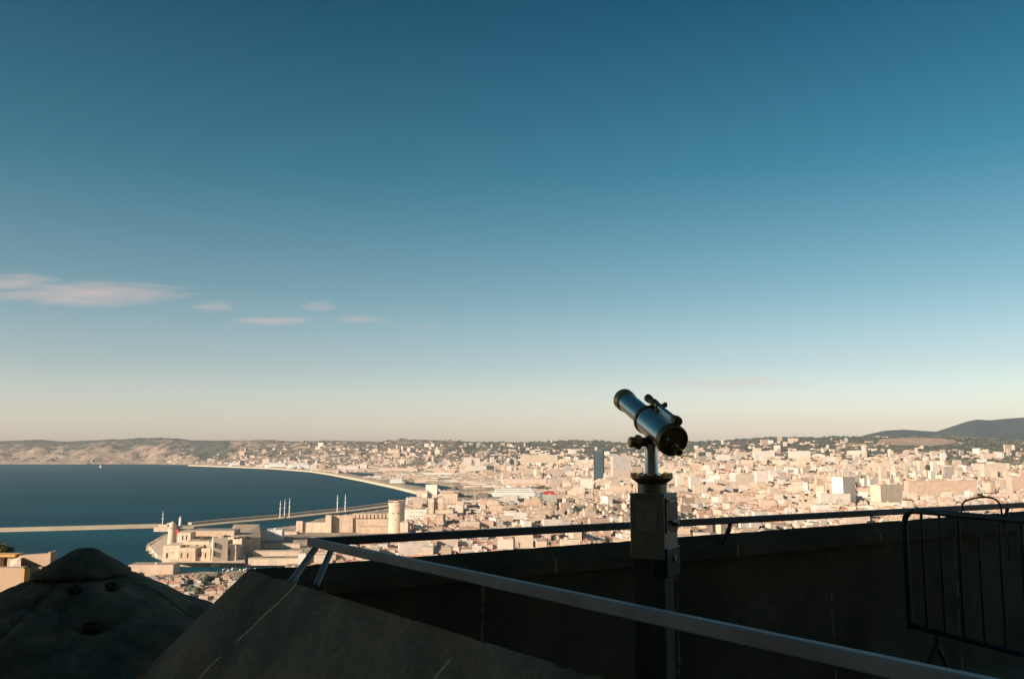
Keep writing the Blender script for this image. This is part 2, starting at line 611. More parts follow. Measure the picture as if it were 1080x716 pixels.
def build_terrain():
    ns, ny = 480, 340
    ss_ = np.linspace(-.80, .80, ns)
    yy = np.concatenate([[-60, -25, 5, 20, 45, 80, 130, 200, 300, 420, 540], np.geomspace(640, 16500, ny)])
    verts, faces, cols = [], [], []
    for Y in yy:
        for s_ in ss_:
            if Y <= 640:
                X = s_ * 640 * (0.5 + .5 * max(Y, 0) / 640)
                h = 4 + 142 * (1 - min(1, math.hypot(X, Y) / 820)) ** 1.6
                px = 540
            else:
                X = s_ * Y
                h = land_h(X, Y)
                px = 540 + 942 * s_
            verts.append((X, Y, h))
            rock, town, dark = .22, 1.0, 0.0
            if Y > 640:
                y0 = lerp_tab(Y0T, px)
                t = (Y - y0) / (YR - y0)
                town = 1 - sm((t - .10) / .45)
                if px < 240:
                    k = sm((240 - px) / 90)
                    rock = .22 + k * (.78 - .62 * max(0, t - .30))
                    town = town * (1 - k) if t > .02 else town
                elif px < 480:
                    rock = .50
                elif px < 800:
                    rock = .36
                qx, qy = (px - 968) / 42, (pix((X, Y, h))[1] - 465.5) / 4.2
                if px > 880 and qx * qx + qy * qy < 1 and Y < YR: rock, town = 1.1, 0
                qx, qy = (px - 905) / 28, (pix((X, Y, h))[1] - 469) / 2.0
                if qx * qx + qy * qy < 1: rock = .62
                if Y > 9600 and px > 850: rock, town, dark = -.2, 0, 1.0
            cols.append((rock, dark, town, 1))
    nrow = len(yy)
    for j in range(nrow - 1):
        for i in range(ns - 1):
            a = j * ns + i
            faces.append((a, a + 1, a + ns + 1, a + ns))
    me = bpy.data.meshes.new('terrain')
    me.from_pydata(verts, [], faces)
    a = me.color_attributes.new('land', 'FLOAT_COLOR', 'POINT')
    a.data.foreach_set('color', np.array(cols, dtype=np.float32).ravel())
    me.materials.append(M['land'])
    me.shade_smooth()
    o = bpy.data.objects.new('terrain', me)
    COL.objects.link(o)
    return tag(o, kind='structure')


build_terrain()
b = MB()
b.face([(-13500, 500, 0), (13500, 500, 0), (13500, 17000, 0), (-13500, 17000, 0)])
tag(b.build('sea', M['sea']), kind='structure')


def strip(name, pts, width, z0, z1, mat, inner=None):
    """raised quay or mole along a line of ground points"""
    mb = MB()
    pts = [Vector((p.x, p.y, 0)) for p in pts]
    L, Rr = [], []
    for i, p in enumerate(pts):
        d = (pts[min(i + 1, len(pts) - 1)] - pts[max(i - 1, 0)]).normalized()
        n = Vector((-d.y, d.x, 0)) * width / 2
        L.append(p + n); Rr.append(p - n)
    rs = []
    for l, r_ in zip(L, Rr):
        sl = (l - r_).normalized() * (z1 - z0) * .35
        rs.append([(r_.x - sl.x, r_.y - sl.y, z0), (r_.x, r_.y, z1), (l.x, l.y, z1), (l.x + sl.x, l.y + sl.y, z0)])
    mb.rings(rs)
    return mb.build(name, mat)


# moles
BW1 = [(-260, 566.5), (-60, 562), (60, 559), (172, 556)]
BW2 = [(170, 557), (200, 556.5), (240, 552.5), (300, 547.2), (340, 542.8), (380, 538.5), (424, 532.5), (450, 526.5)]
tag(strip('breakwater', [gr(*p) for p in BW1], 15, -3, 7.0, M['concrete']), 'long low pale breakwater reaching in from the left, ending at the lighthouse', 'breakwater')
tag(strip('breakwater', [gr(*p) for p in BW2], 34, -3, 3.5, M['concrete']), 'harbour mole running from the small lighthouse behind the round stone tower', 'breakwater')
sw = strip('sea_wall', [gr(p[0], p[1] - 1.6) for p in BW2[1:]], 8, 3.5, 8.0, M['fort'])
tag(sw, 'tan sea wall along the top of the harbour mole', 'wall', kind='thing')
tag(strip('breakwater', [gr(*p) for p in [(200, 491.2), (240, 492.6), (290, 494.6), (330, 497.8), (352, 501.2), (385, 507.5), (420, 515), (446, 521.5)]],
          30, -3, 9, M['concrete']), 'far pale breakwater curving along the port across the bay', 'breakwater')

# ------------------------------------------------------------------ buildings
WHITE, CREAM, PEACH, TAN, GREY = (.68, .61, .54), (.60, .485, .385), (.59, .44, .335), (.45, .34, .25), (.42, .38, .34)
COLS = [('white', WHITE, .24), ('cream', CREAM, .36), ('peach', PEACH, .22), ('tan', TAN, .12), ('grey', GREY, .06)]
TERRA, TERRA2, FLATR, PALER = (.47, .26, .175), (.40, .215, .145), (.44, .37, .30), (.58, .52, .45)


def pick_col(r_):
    x = r_.random()
    for n, c, p in COLS:
        if x < p: return n, c
        x -= p
    return COLS[1][0], COLS[1][1]


def vary(c, r_, k=.1):
    m = 1 + r_.uniform(-k, k)
    return tuple(max(0, ch * m * (1 + r_.uniform(-.03, .03))) for ch in c)


def house(mw, mr, X, Y, z, wx, wy, h, rz, wc, rc, kind, r_):
    """walls into mw, roof into mr; kind: hip, gable, flat"""
    ca, sa = math.cos(rz), math.sin(rz)

    def P(x, y, zz): return (X + x * ca - y * sa, Y + x * sa + y * ca, zz)
    hx, hy = wx / 2, wy / 2
    cor = [(-hx, -hy), (hx, -hy), (hx, hy), (-hx, hy)]
    z0 = z - 8
    uo = r_.randrange(0, 40) * 2.9
    for i in range(4):
        a, b_ = cor[i], cor[(i + 1) % 4]
        L = wx if i % 2 == 0 else wy
        mw.face([P(a[0], a[1], z0), P(b_[0], b_[1], z0), P(b_[0], b_[1], z + h), P(a[0], a[1], z + h)],
                [(uo, -8), (uo + L, -8), (uo + L, h), (uo, h)], wc)
    e = .45
    zt = z + h
    if kind == 'flat':
        mw.face([P(c[0], c[1], zt - .02) for c in cor], [(uo, -2)] * 4, wc)
        ins = [(c[0] * (1 - .8 / wx), c[1] * (1 - .8 / wy)) for c in cor]
        mr.face([P(c[0], c[1], zt + .03) for c in ins], None, rc)
        if r_.random() < .7:   # lift housing
            bx, by, bw, bh = r_.uniform(-.3, .3) * wx, r_.uniform(-.25, .25) * wy, r_.uniform(2.5, 5), r_.uniform(1.8, 3.2)
            q = [(bx - bw / 2, by - bw / 2), (bx + bw / 2, by - bw / 2), (bx + bw / 2, by + bw / 2), (bx - bw / 2, by + bw / 2)]
            for i in range(4):
                a, b_ = q[i], q[(i + 1) % 4]
                mr.face([P(a[0], a[1], zt), P(b_[0], b_[1], zt), P(b_[0], b_[1], zt + bh), P(a[0], a[1], zt + bh)], None, wc)
            mr.face([P(c[0], c[1], zt + bh) for c in q], None, rc)
    else:
        rh = min(wx, wy) * .24
        o = [(c[0] + math.copysign(e, c[0]), c[1] + math.copysign(e, c[1])) for c in cor]
        lo = [P(c[0], c[1], zt + .05) for c in o]
        if wx >= wy:
            k = (wx / 2 - (wy / 2 if kind == 'hip' else -e))
            r0, r1 = P(-k, 0, zt + rh), P(k, 0, zt + rh)
            mr.face([lo[0], lo[1], r1, r0], None, rc); mr.face([lo[2], lo[3], r0, r1], None, rc)
            mr.face([lo[1], lo[2], r1], None, rc if kind == 'hip' else wc); mr.face([lo[3], lo[0], r0], None, rc if kind == 'hip' else wc)
        else:
            k = (wy / 2 - (wx / 2 if kind == 'hip' else -e))
            r0, r1 = P(0, -k, zt + rh), P(0, k, zt + rh)
            mr.face([lo[1], lo[2], r1, r0], None, rc); mr.face([lo[3], lo[0], r0, r1], None, rc)
            mr.face([lo[0], lo[1], r0], None, rc if kind == 'hip' else wc); mr.face([lo[2], lo[3], r1], None, rc if kind == 'hip' else wc)
        mr.face([lo[3], lo[2], lo[1], lo[0]], None, wc)
        for _ in range(r_.choice([0, 1, 1, 2])):
            cx, cy = r_.uniform(-.35, .35) * wx, r_.uniform(-.3, .3) * wy
            q = [(cx - .6, cy - .5), (cx + .6, cy - .5), (cx + .6, cy + .5), (cx - .6, cy + .5)]
            for i in range(4):
                a, b_ = q[i], q[(i + 1) % 4]
                mr.face([P(a[0], a[1], zt), P(b_[0], b_[1], zt), P(b_[0], b_[1], zt + rh + 1.2), P(a[0], a[1], zt + rh + 1.2)], None, wc)
            mr.face([P(c[0], c[1], zt + rh + 1.2) for c in q], None, (.2, .12, .08))


KEEP_OUT = []          # (X, Y, radius): where a landmark stands
LAND_THINGS = []


def block(name, label, cat, x0, x1, ytop, ybase, Y=None, depth=None, rz=0.0, wc=CREAM, rc=FLATR, kind='flat', group=None, zb=None, wallmat='wall'):
    """a landmark building: its front spans pixels x0..x1, ytop..ybase when seen at distance Y"""
    xm = (x0 + x1) / 2
    if Y is None:
        g = gr(xm, ybase, 6 if zb is None else zb)
        Y = g.y
    A = at(xm, ytop, Y)
    wdt = (x1 - x0) * Y / 942
    z = at(xm, ybase, Y).z
    h = A.z - z
    depth = depth or wdt * .7
    vis = abs(math.cos(rz)) + abs(math.sin(rz)) * depth / wdt
    wx = wdt / vis
    dy = depth / vis
    r_ = random.Random(int(x0 * 7 + ytop))
    e = empty(name, (A.x, Y + dy / 2, z), label, cat, group)
    mw, mr = MB(), MB()
    house(mw, mr, A.x, Y + dy / 2, z, wx, dy, h, rz, wc, rc, kind, r_)
    mw.build('wall', M[wallmat], e)
    mr.build('roof', M['roof'], e)
    KEEP_OUT.append((A.x, Y + dy / 2, max(wx, dy) * .62))
    return e, (A.x, Y, z, wx, dy, h)


# --- blue glass tower and the tower beside it
Yg = 4100
e = empty('glass_tower', at(632, 507, Yg), 'slender blue-grey glass skyscraper left of the telescope post', 'skyscraper')
c0, c1 = at(627.3, 506, Yg), at(637.4, 475.2, Yg)
wg = c1.x - c0.x
mb = MB()
xm = (c0.x + c1.x) / 2
mb.hexa([(c0.x, Yg, c0.z - 15), (c1.x - wg * .12, Yg + 2, c0.z - 15), (c1.x - wg * .12, Yg + wg * .7, c0.z - 15), (c0.x, Yg + wg * .7, c0.z - 15)],
        [(c0.x + 1, Yg, c1.z - 3), (c1.x - wg * .12, Yg + 2, c1.z - 1), (c1.x - wg * .12, Yg + wg * .7, c1.z), (c0.x + 1, Yg + wg * .7, c1.z - 2)])
mb.build('facade', M['glass_blue'], e)
mb = MB(); mb.box((c0.x - 1.2, Yg + wg * .3, (c0.z + c1.z) / 2 - 8), (2.2, wg * .55, c1.z - c0.z + 14)); mb.build('corner_fin', M['glass_dark'], e)
mb = MB(); mb.box((c1.x - wg * .06, Yg + wg * .35, (c0.z + c1.z) / 2 - 8), (wg * .11, wg * .5, c1.z - c0.z + 13)); mb.build('corner_fin', M['glass_dark'], e)
for k in range(1, 9):
    mb = MB(); mb.box((xm - wg * .06, Yg - .3, c0.z + (c1.z - c0.z) * k / 9), (wg * .84, .5, .8)); mb.build('spandrel', M['glass_dark'], e)
KEEP_OUT.append((xm, Yg + 15, 45))

e, q = block('office_tower', 'broad pale tower block with a faint pink lower part, behind the telescope post', 'tower block', 645, 665.5, 481, 512, 3900, 40, .12, (.50, .46, .42), PALER)
mb = MB(); mb.box((q[0], q[1] - 1.5, q[2] + q[5] * .27), (q[3] * .96, 2.0, q[5] * .46), .12); mb.build('podium_cladding', mottled('rosy_cladding', (.55, .42, .35), (.5, .38, .32), .05, .8, bstr=0), e)

SHARED_BLOCKS = [
    ('slab_block', 'long cream slab block on the slope left of the blue glass tower', 'apartment block', 549, 588, 479.5, 487, 6000, 30, .05, CREAM),
    ('slab_block', 'pair-height white slab below the left hills, left of the long cream slab', 'apartment block', 489, 497, 482, 490, 5600, 25, .1, WHITE),
    ('slab_block', 'squat white block right of another, above the inner harbour basins', 'apartment block', 500.5, 506, 483, 491, 5600, 25, .1, WHITE),
    ('slab_block', 'low white block below two taller slabs above the harbour basins', 'apartment block', 492, 513, 491, 495, 5300, 30, .1, WHITE),
    ('slab_block', 'long pale slab block on the green hillside right of the telescope', 'apartment block', 794.5, 817, 475.5, 482, 6400, 26, .0, (.64, .58, .50)),
    ('slab_block', 'short cream slab left of the long pale slab on the green hillside', 'apartment block', 776, 788, 476.5, 483, 6300, 26, .05, CREAM),
    ('slab_block', 'stepped white block on the hillside right of the long pale slab', 'apartment block', 832, 848, 475.5, 486, 6100, 26, -.1, WHITE),
    ('slab_block', 'small white block beside the stepped white one on the hillside', 'apartment block', 848.5, 855, 475.5, 482, 6200, 26, -.1, WHITE),
    ('slab_block', 'white slab on the crest just right of the eyepiece', 'apartment block', 757, 770, 479, 484, 6200, 26, .0, WHITE),
    ('tower_block', 'tall white tower whose right side lies in shade, above the far rail', 'apartment block', 880, 904, 503, 535, 2350, 42, .55, (.72, .66, .58)),
    ('low_block', 'wide white low block at the foot of the shaded white tower', 'apartment block', 865, 897, 520.5, 533, 2300, 22, .06, WHITE),
    ('tower_block', 'broad cream block with a dark shaded end, right of the white tower', 'apartment block', 921, 954, 511.5, 537, 2300, 40, .38, CREAM),
    ('tower_block', 'narrow cream tower standing behind the broad cream block', 'apartment block', 928, 935, 491, 510, 3500, 22, .1, CREAM),
    ('tower_block', 'first of the cream towers in a close trio near the far slope', 'apartment block', 969, 975.5, 486, 500, 4300, 22, .1, CREAM),
    ('tower_block', 'middle of the cream towers in a close trio near the far slope', 'apartment block', 976.3, 982, 485, 500, 4350, 22, .1, PEACH),
    ('tower_block', 'last and palest of the close trio of towers near the far slope', 'apartment block', 982.8, 988, 486.5, 500, 4300, 22, .1, WHITE),
    ('slab_block', 'grey slab block right of the trio of cream towers', 'apartment block', 995, 1006, 492, 502, 3900, 24, .1, GREY),
    ('slab_block', 'broad cream slab with a flat roof near the right edge, below the wooded slope', 'apartment block', 1037, 1061, 489, 501, 4000, 30, .05, CREAM),
    ('slab_block', 'peach slab at the right edge below the wooded slope', 'apartment block', 1066, 1084, 503, 516, 3000, 30, .05, PEACH),
    ('slab_block', 'long tan block above the barrier at the right', 'apartment block', 957, 1030, 507, 522, 2700, 30, .04, PEACH),
    ('slab_block', 'tall white slab among the roofs right of the telescope', 'apartment block', 797, 810, 496.5, 513, 3300, 20, .1, WHITE),
    ('slab_block', 'wide cream slab left of the tall white slab, right of the telescope', 'apartment block', 775, 796, 500, 513, 3350, 24, .1, CREAM),
    ('slab_block', 'broad cream apartment block below the tall white slab', 'apartment block', 811, 828, 515, 527, 2700, 24, .1, CREAM),
    ('tower_block', 'white tower block close to the right of the telescope collar', 'apartment block', 713, 721, 500, 515, 3000, 20, .1, WHITE),
    ('slab_block', 'pale block with a sharp white front right of the telescope collar', 'apartment block', 727, 737, 503, 517, 3000, 20, .2, WHITE),
    ('office_block', 'white box with a grey shaded side left of the telescope post', 'office building', 586, 604, 529, 540, 2650, 40, .25, WHITE),
    ('museum_block', 'big grey-sided block with a white front left of the telescope post', 'office building', 519, 541, 529.5, 544, 2350, 50, .6, (.56, .47, .38)),
    ('shed', 'long white port shed with a pale roof along the harbour edge', 'shed', 500, 560, 524.5, 530, 2800, 50, .03, WHITE),
    ('shed', 'low cream shed across the basin beyond the white ferry', 'shed', 530, 584, 505, 509.5, 3600, 60, .02, CREAM),
    ('shed', 'long dark-roofed shed at the foot of the glass tower', 'shed', 582, 625, 502.5, 506.5, 3900, 60, .02, TAN),
    ('shed', 'white warehouse on the far quay behind the breakwater', 'shed', 356, 378, 491.3, 497, 6500, 80, .02, WHITE),
    ('shed', 'second white warehouse on the far quay, further along', 'shed', 379, 387, 489.5, 495, 6800, 60, .02, WHITE),
    ('podium_block', 'white cube with a shaded side at the foot of the glass tower', 'office building', 631, 642, 505, 514, 3600, 40, .3, WHITE),
    ('shed', 'long pale shed on the outer quay just behind the curving breakwater', 'shed', 437, 462, 505.5, 509, 4200, 40, .04, CREAM),
    ('shed', 'narrow white shed on the outer quay by the far basin', 'shed', 398, 410, 499.5, 502.5, 5400, 40, .04, WHITE),
    ('shed', 'long cream shed along the top of the inner basin', 'shed', 470, 512, 505.5, 509, 4300, 50, .03, CREAM),
    ('shed', 'peach shed on the quay tongue between the two inner basins', 'shed', 478, 500, 510.5, 514, 3900, 50, .03, PEACH),
    ('shed', 'white shed right of the inner basins', 'shed', 508, 532, 512, 516.5, 3500, 50, .03, WHITE),
    ('shed', 'low tan shed in front of the second inner basin', 'shed', 503, 520, 519, 523, 3100, 40, .03, TAN),
    ('shed', 'wide cream shed high on the port land above the white ship', 'shed', 400, 440, 493.5, 497, 6000, 60, .02, CREAM),
    ('shed', 'cream shed behind the white and red ferries', 'shed', 536, 570, 510.5, 514, 3450, 40, .02, PEACH),
    ('shed', 'white shed high on the port land, right of the wide cream one', 'shed', 446, 478, 498, 501.5, 5200, 60, .02, WHITE),
    ('shed', 'tan shed in the middle of the port land above the inner basins', 'shed', 484, 526, 500.5, 503.5, 4800, 60, .02, TAN),
    ('white_hall', 'white flat-roofed hall behind the fort bastion', 'hall', 266, 297, 558.5, 570, 1500, 32, .12, (.78, .74, .70)),
]
for (n, lb, ct, x0, x1, yt, yb, Y, dp, rz, wc) in SHARED_BLOCKS:
    rc = FLATR if n != 'shed' else PALER
    if 'dark-roofed' in lb: rc = (.14, .13, .125)
    block(n, lb, ct, x0, x1, yt, yb, Y, dp, rz, vary(wc, R, .04), rc)

# --- old stone fort by the harbour mouth
def pbox(mb, x0, x1, yt, yb, Y, depth, batter=0.0, col=(1, 1, 1), rz=0.0):
    a, b_ = at(x0, yb, Y), at(x1, yt, Y)
    z0, z1 = a.z, b_.z
    cx, hw = (a.x + b_.x) / 2, (b_.x - a.x) / 2
    cy, hd = Y + depth / 2, depth / 2
    ca, sa = math.cos(rz), math.sin(rz)

    def ring(k, z): return [(cx + x * ca - y * sa, cy + x * sa + y * ca, z) for (x, y) in ((-hw - k, -hd - k), (hw + k, -hd - k), (hw + k, hd + k), (-hw - k, hd + k))]
    mb.hexa(ring(batter, z0 - 3), ring(0, z1), col)
    return cx, cy, z0, z1, hw, hd


g0 = gr(225, 597, 0)
YF = g0.y
fort = empty('stone_fort', (g0.x, YF + 30, 0), 'warm stone seaside fort with a square tower at the harbour mouth', 'fort')
mb = MB()
lo = [gr(152, 577.5, -4), gr(163, 590, -4), gr(185, 597, -4), gr(262, 598, -4), gr(262, 566, -4), gr(200, 560.5, -4), gr(172, 566, -4)]
hi = [gr(158, 576.5, 7), gr(167, 586, 7), gr(188, 593, 7), gr(258, 593.5, 7), gr(258, 564, 7), gr(202, 559.5, 7), gr(175, 565, 7)]
mb.hexa(lo, hi); mb.build('quay_base', M['fort_pale'], fort)
for nm, args, mt in [
    ('curtain_wall', (188, 206, 578.5, 596, YF, 34, 1.2), 'fort'),
    ('curtain_wall', (212.5, 222, 578.8, 596, YF + 2, 30, 1.0), 'fort'),
    ('terrace_wall', (206, 213, 587.5, 596, YF + 4, 30, .5), 'fort_pale'),
    ('gate_recess', (206, 213, 578.5, 588, YF + 22, 10, 0), 'fort'),
    ('upper_court', (193, 236, 571.5, 582, YF + 36, 40, .6), 'fort'),
    ('buttress', (236.5, 249, 575.5, 594, YF + 8, 24, 1.4), 'fort'),
    ('outer_wall', (172, 190, 575, 594, YF + 22, 40, 1.6), 'fort_pale'),
    ('barrack_range', (187, 201, 561.5, 571, YF + 95, 22, .2), 'fort_pale'),
]:
    m_ = MB(); pbox(m_, *args); m_.build(nm, M[mt], fort)
sqt = MB(); pbox(sqt, 221.5, 237.5, 567.5, 596.5, YF - 3, 15, .7, rz=.42)
st = sqt.build('square_tower', M['fort_pale'], fort)
c = at(236, 567, YF + 1)
m_ = MB(); m_.box((c.x - 4, c.y + 4, c.z + .8), (4, 4, 3.2), .42); m_.build('lookout', M['fort_pale'], st)
# rear flat-roofed barracks, bastion with two faces, round watch tower
m_ = MB(); pbox(m_, 200, 247, 559.5, 567.5, YF + 130, 30, .2); o = m_.build('barracks', M['fort'], fort)
m_ = MB(); q = pbox(MB(), 200, 247, 559.5, 567.5, YF + 130, 30)
m_.box((q[0], q[1], q[3] + .35), (q[4] * 2 + .6, q[5] * 2 + .6, .6)); m_.build('roof', mottled('grey_sheet_roof', (.20, .19, .175), (.28, .26, .23), .05, .8, bstr=0), o)
m_ = MB(); pa = [gr(239, 584, 3), gr(254.5, 585.5, 3), gr(274.5, 582, 3), gr(273, 569, 3), gr(246, 569, 3)]
m_.hexa(pa, [Vector((p.x, p.y, at(256, 566.4, p.y).z if i in (0, 1, 2) else at(256, 566.4, pa[1].y).z)) for i, p in enumerate(pa)]); m_.build('bastion', M['fort'], fort)
cb = gr(181, 577, 6)
m_ = MB(); hT = at(181, 550, cb.y).z - 6
rT = 4.1 * cb.y / 942
m_.lathe((cb.x, cb.y, 4), (0, 0, 1), [(0, rT * 1.12), (hT * .78, rT * .94), (hT * .785, rT * 1.05), (hT * .86, rT * 1.05), (hT * .865, rT * .8), (hT, rT * .74), (hT + 1.2, rT * .5), (hT + 2.6, rT * .1)], 28)
rt = m_.build('round_tower', M['fort_pale'], fort, 40)
m_ = MB(); m_.lathe((cb.x, cb.y, 4 + hT * .8), (0, 0, 1), [(0, rT * 1.12), (.9, rT * 1.12)], 28); m_.build('gallery_band', mottled('rosy_tower_band', (.42, .24, .17), (.36, .2, .14), .2, .9, bstr=0), rt)
KEEP_OUT.append((g0.x + 15, YF + 70, 120)); KEEP_OUT.append((g0.x - 40, YF + 60, 75))

for (x0, x1, y0, y1, Yq, nm) in [(190.5, 192, 583, 586, YF - .6, 'embrasure'), (197, 198.5, 583, 586, YF - .6, 'embrasure'), (216, 217.4, 583, 586, YF + 1.5, 'embrasure'),
                              (226, 227.2, 572, 575, YF - 7.2, 'embrasure'), (225, 226.2, 581, 584, YF - 7.6, 'embrasure'), (241, 242.4, 580, 583, YF + 7, 'embrasure'),
                              (197, 200, 574.5, 577.5, YF + 35.6, 'doorway'), (207, 209, 574, 577, YF + 35.6, 'doorway'), (215, 217, 574, 577, YF + 35.6, 'doorway'),
                              (175, 177, 583, 586.5, YF + 21, 'embrasure'), (181, 183, 582, 585, YF + 21.4, 'embrasure'), (192, 193.2, 564.5, 567, YF + 94.6, 'window'), (196, 197.2, 564.5, 567, YF + 94.6, 'window')]:
    m_ = MB(); pbox(m_, x0, x1, y0, y1, Yq, 3); o = m_.build(nm, M['window'], fort)
    for v in o.data.vertices: pass
for k, (x0, x1, y0, y1, Yq) in enumerate([(188, 206, 577.6, 578.8, YF - .5), (212.5, 222, 577.9, 579, YF + 1.5), (193, 221, 570.7, 571.8, YF + 35.5), (236.5, 249, 574.6, 575.8, YF + 7.4)]):
    m_ = MB(); pbox(m_, x0, x1, y0, y1, Yq, 1.6); m_.build('coping', M['fort_pale'], fort)
for (xa, yb_, wq, sd) in [(207, 567, 6, 31), (216, 567.5, 9, 32), (228, 567.5, 10, 33), (240, 566, 9, 34), (252, 567.5, 10, 35), (262, 567.5, 9, 36)]:
    LAND_THINGS.append((xa, yb_, wq, sd))
fl = gr(186, 574, 8)
fl.z = at(186, 568, fl.y).z
e = empty('flag', fl, 'red flag on a short pole beside the round fort tower', 'flag')
m_ = MB(); m_.tube(fl - Vector((0, 0, 5)), at(184.6, 556.5, fl.y), .3, .2); m_.build('pole', M['mast'], e)
m_ = MB(); a0, a1 = at(184.8, 563.5, fl.y), at(189.6, 558, fl.y)
rs = []
for k in range(9):
    t = k / 8
    x = a0.x + (a1.x - a0.x) * t; yv = fl.y + math.sin(t * 7) * .5
    rs.append([(x, yv - .06, a0.z + math.sin(t * 5) * .3), (x, yv + .06, a0.z + math.sin(t * 5) * .3), (x, yv + .06, a1.z - t * 1.0), (x, yv - .06, a1.z - t * 1.0)])
m_.rings(rs); m_.build('cloth', M['red_cloth'], e)

for (lb, x0, x1, y0, y1, dp, rz, wc) in [('long low pale retaining wall right of the fort bastion, uppermost of three', 276, 316, 573.5, 577, 8, .05, CREAM),
                                ('long low peach retaining wall right of the bastion, middle of three', 266, 318, 581, 585.5, 10, .08, PEACH),
                                ('long low peach wall along the channel road, lowest of three', 262, 330, 589, 593.5, 9, .04, PEACH)]:
    g = gr((x0 + x1) / 2, y1, 6)
    e = empty('retaining_wall', g, lb, 'wall', 'low walls on the esplanade right of the fort'); e['kind'] = 'thing'
    m_ = MB(); q = pbox(m_, x0, x1, y0, y1, g.y, dp, .2, (1, 1, 1), rz); m_.build('wall', M['fort_pale'], e)
    m_ = MB(); m_.box((q[0], q[1], q[3] + .3), (q[4] * 2 + .8, q[5] * 2 + .8, .6), rz); m_.build('coping', M['concrete'], e)

# --- long ramparts and the great round tower along the shore
ramp = empty('rampart', gr(360, 563, 0), 'long stone rampart stepping down towards the fort along the shore', 'rampart')
YW = gr(370, 563, 4).y
for nm, args in [('lower_wall', (312, 346, 551, 566, YW + 20, 14, .8)), ('corner_tower', (312, 319, 549.5, 567, YW + 16, 9, .4)),
                 ('corner_tower', (343, 349.5, 543.2, 566, YW + 12, 9, .4)), ('upper_wall', (349.5, 372, 543.8, 566, YW + 22, 14, .8)),
                 ('upper_wall', (372, 412, 541.6, 566, YW + 26, 14, .8)), ('forework', (377, 414, 555.5, 568, YW, 18, .6)), ('lower_wall', (295, 313, 561, 574, YW - 20, 22, .8))]:
    m_ = MB(); pbox(m_, *args); m_.build(nm, M['fort_pale'] if 'tower' in nm or nm == 'lower_wall' else M['fort'], ramp)
for k in range(15):
    m_ = MB(); x = 351.5 + k * 4.0; pbox(m_, x, x + 2.9, 543.2 - k * .125, 544.4, YW + 22.5, 2.5, 0); m_.build('merlon', M['fort'], ramp)
tb = gr(418, 566, 4)
e = empty('round_tower', tb, 'great round stone tower at the end of the long rampart', 'tower')
rT = 8.4 * tb.y / 942
hT = at(418, 530.5, tb.y).z - tb.z
m_ = MB(); m_.lathe(tb - Vector((0, 0, 3)), (0, 0, 1), [(0, rT * 1.08), (hT * .5, rT * 1.0), (hT, rT * .98), (hT + .1, rT * 1.06), (hT + 4.2, rT * 1.06)], 40)
m_.build('shaft', M['fort_pale'], e, 40)
m_ = MB(); m_.lathe((tb.x, tb.y, tb.z + hT + 4.15), (0, 0, 1), [(0, rT * 1.0), (0, rT * 1.10), (.9, rT * 1.10), (.9, rT * 1.0)], 40, False, False); m_.build('parapet_rim', M['fort_pale'], e, 40)
m_ = MB(); m_.lathe((tb.x, tb.y, tb.z + hT + 1.1), (0, 0, 1), [(0, rT * .5), (2.6, rT * .34), (2.7, .1)], 24); m_.build('roof', M['fort'], e)
for k in range(4):
    m_ = MB(); c = at(414 + k * 2.7, 541 + (k % 2) * 7, tb.y - rT * 1.0); m_.box(c, (.9, .7, 2.2)); m_.build('window', M['window'], e)
KEEP_OUT += [(at(x, 555, YW + 20).x, YW + 20, 26) for x in range(300, 425, 12)]
KEEP_OUT.append((tb.x, tb.y, rT * 1.3))

# --- apartment blocks behind the round tower, with window openings one can count
def windowed(name, label, x0, x1, yt, yb, Y, depth, wc, cols, rows, ww, wh, roof=PALER, fx=(.15, .85), fz=(.25, .8)):
    e, (X, Yf, z, wx, dy, h) = block(name, label, 'apartment block', x0, x1, yt, yb, Y, depth, 0.0, wc, roof, wallmat='plain')
    for i in range(cols):
        for j in range(rows):
            cx = X - wx / 2 + wx * (fx[0] + (fx[1] - fx[0]) * (i / (cols - 1) if cols > 1 else .5))
            cz = z + h * (fz[0] + (fz[1] - fz[0]) * (j / (rows - 1) if rows > 1 else .5))
            m_ = MB(); m_.box((cx, Yf - .05, cz), (ww, .5, wh)); m_.build('window', M['window'], e)
    return e


windowed('apartment_block', 'low white apartment block with dark window bays right of the round stone tower', 427, 450, 537, 555, 1830, 16, WHITE, 5, 2, 1.6, 2.2, fx=(.3, .8), fz=(.6, .82))
windowed('tower_block', 'slim cream block, left of two twin shafts above the old town roofs', 451.5, 457.5, 525.5, 552, 1900, 16, CREAM, 2, 6, 1.5, 1.6)
windowed('tower_block', 'slim cream block, right of two twin shafts above the old town roofs', 462, 468, 526, 552, 1900, 16, CREAM, 2, 6, 1.5, 1.6)
windowed('tower_block', 'recessed cream block between the twin shafts above the old town', 457.6, 461.9, 531, 552, 1912, 14, TAN, 2, 5, 1.5, 2.0)
windowed('tower_block', 'tall stepped peach block behind the twin shafts above the old town', 467, 482.5, 520.5, 546, 2080, 20, PEACH, 4, 7, 1.6, 1.6)
windowed('tower_block', 'low peach annex attached right of the tall stepped peach block', 482.6, 489, 529, 548, 2060, 20, CREAM, 2, 4, 1.6, 1.6)

# quayside block across the channel, partly shaded
block('quay_building', 'long flat quay building below the fort across the channel', 'quay building', 135, 182, 595.5, 611, gr(160, 610, 0).y, 26, .05, PEACH, (.40, .31, .24), wallmat='plain')
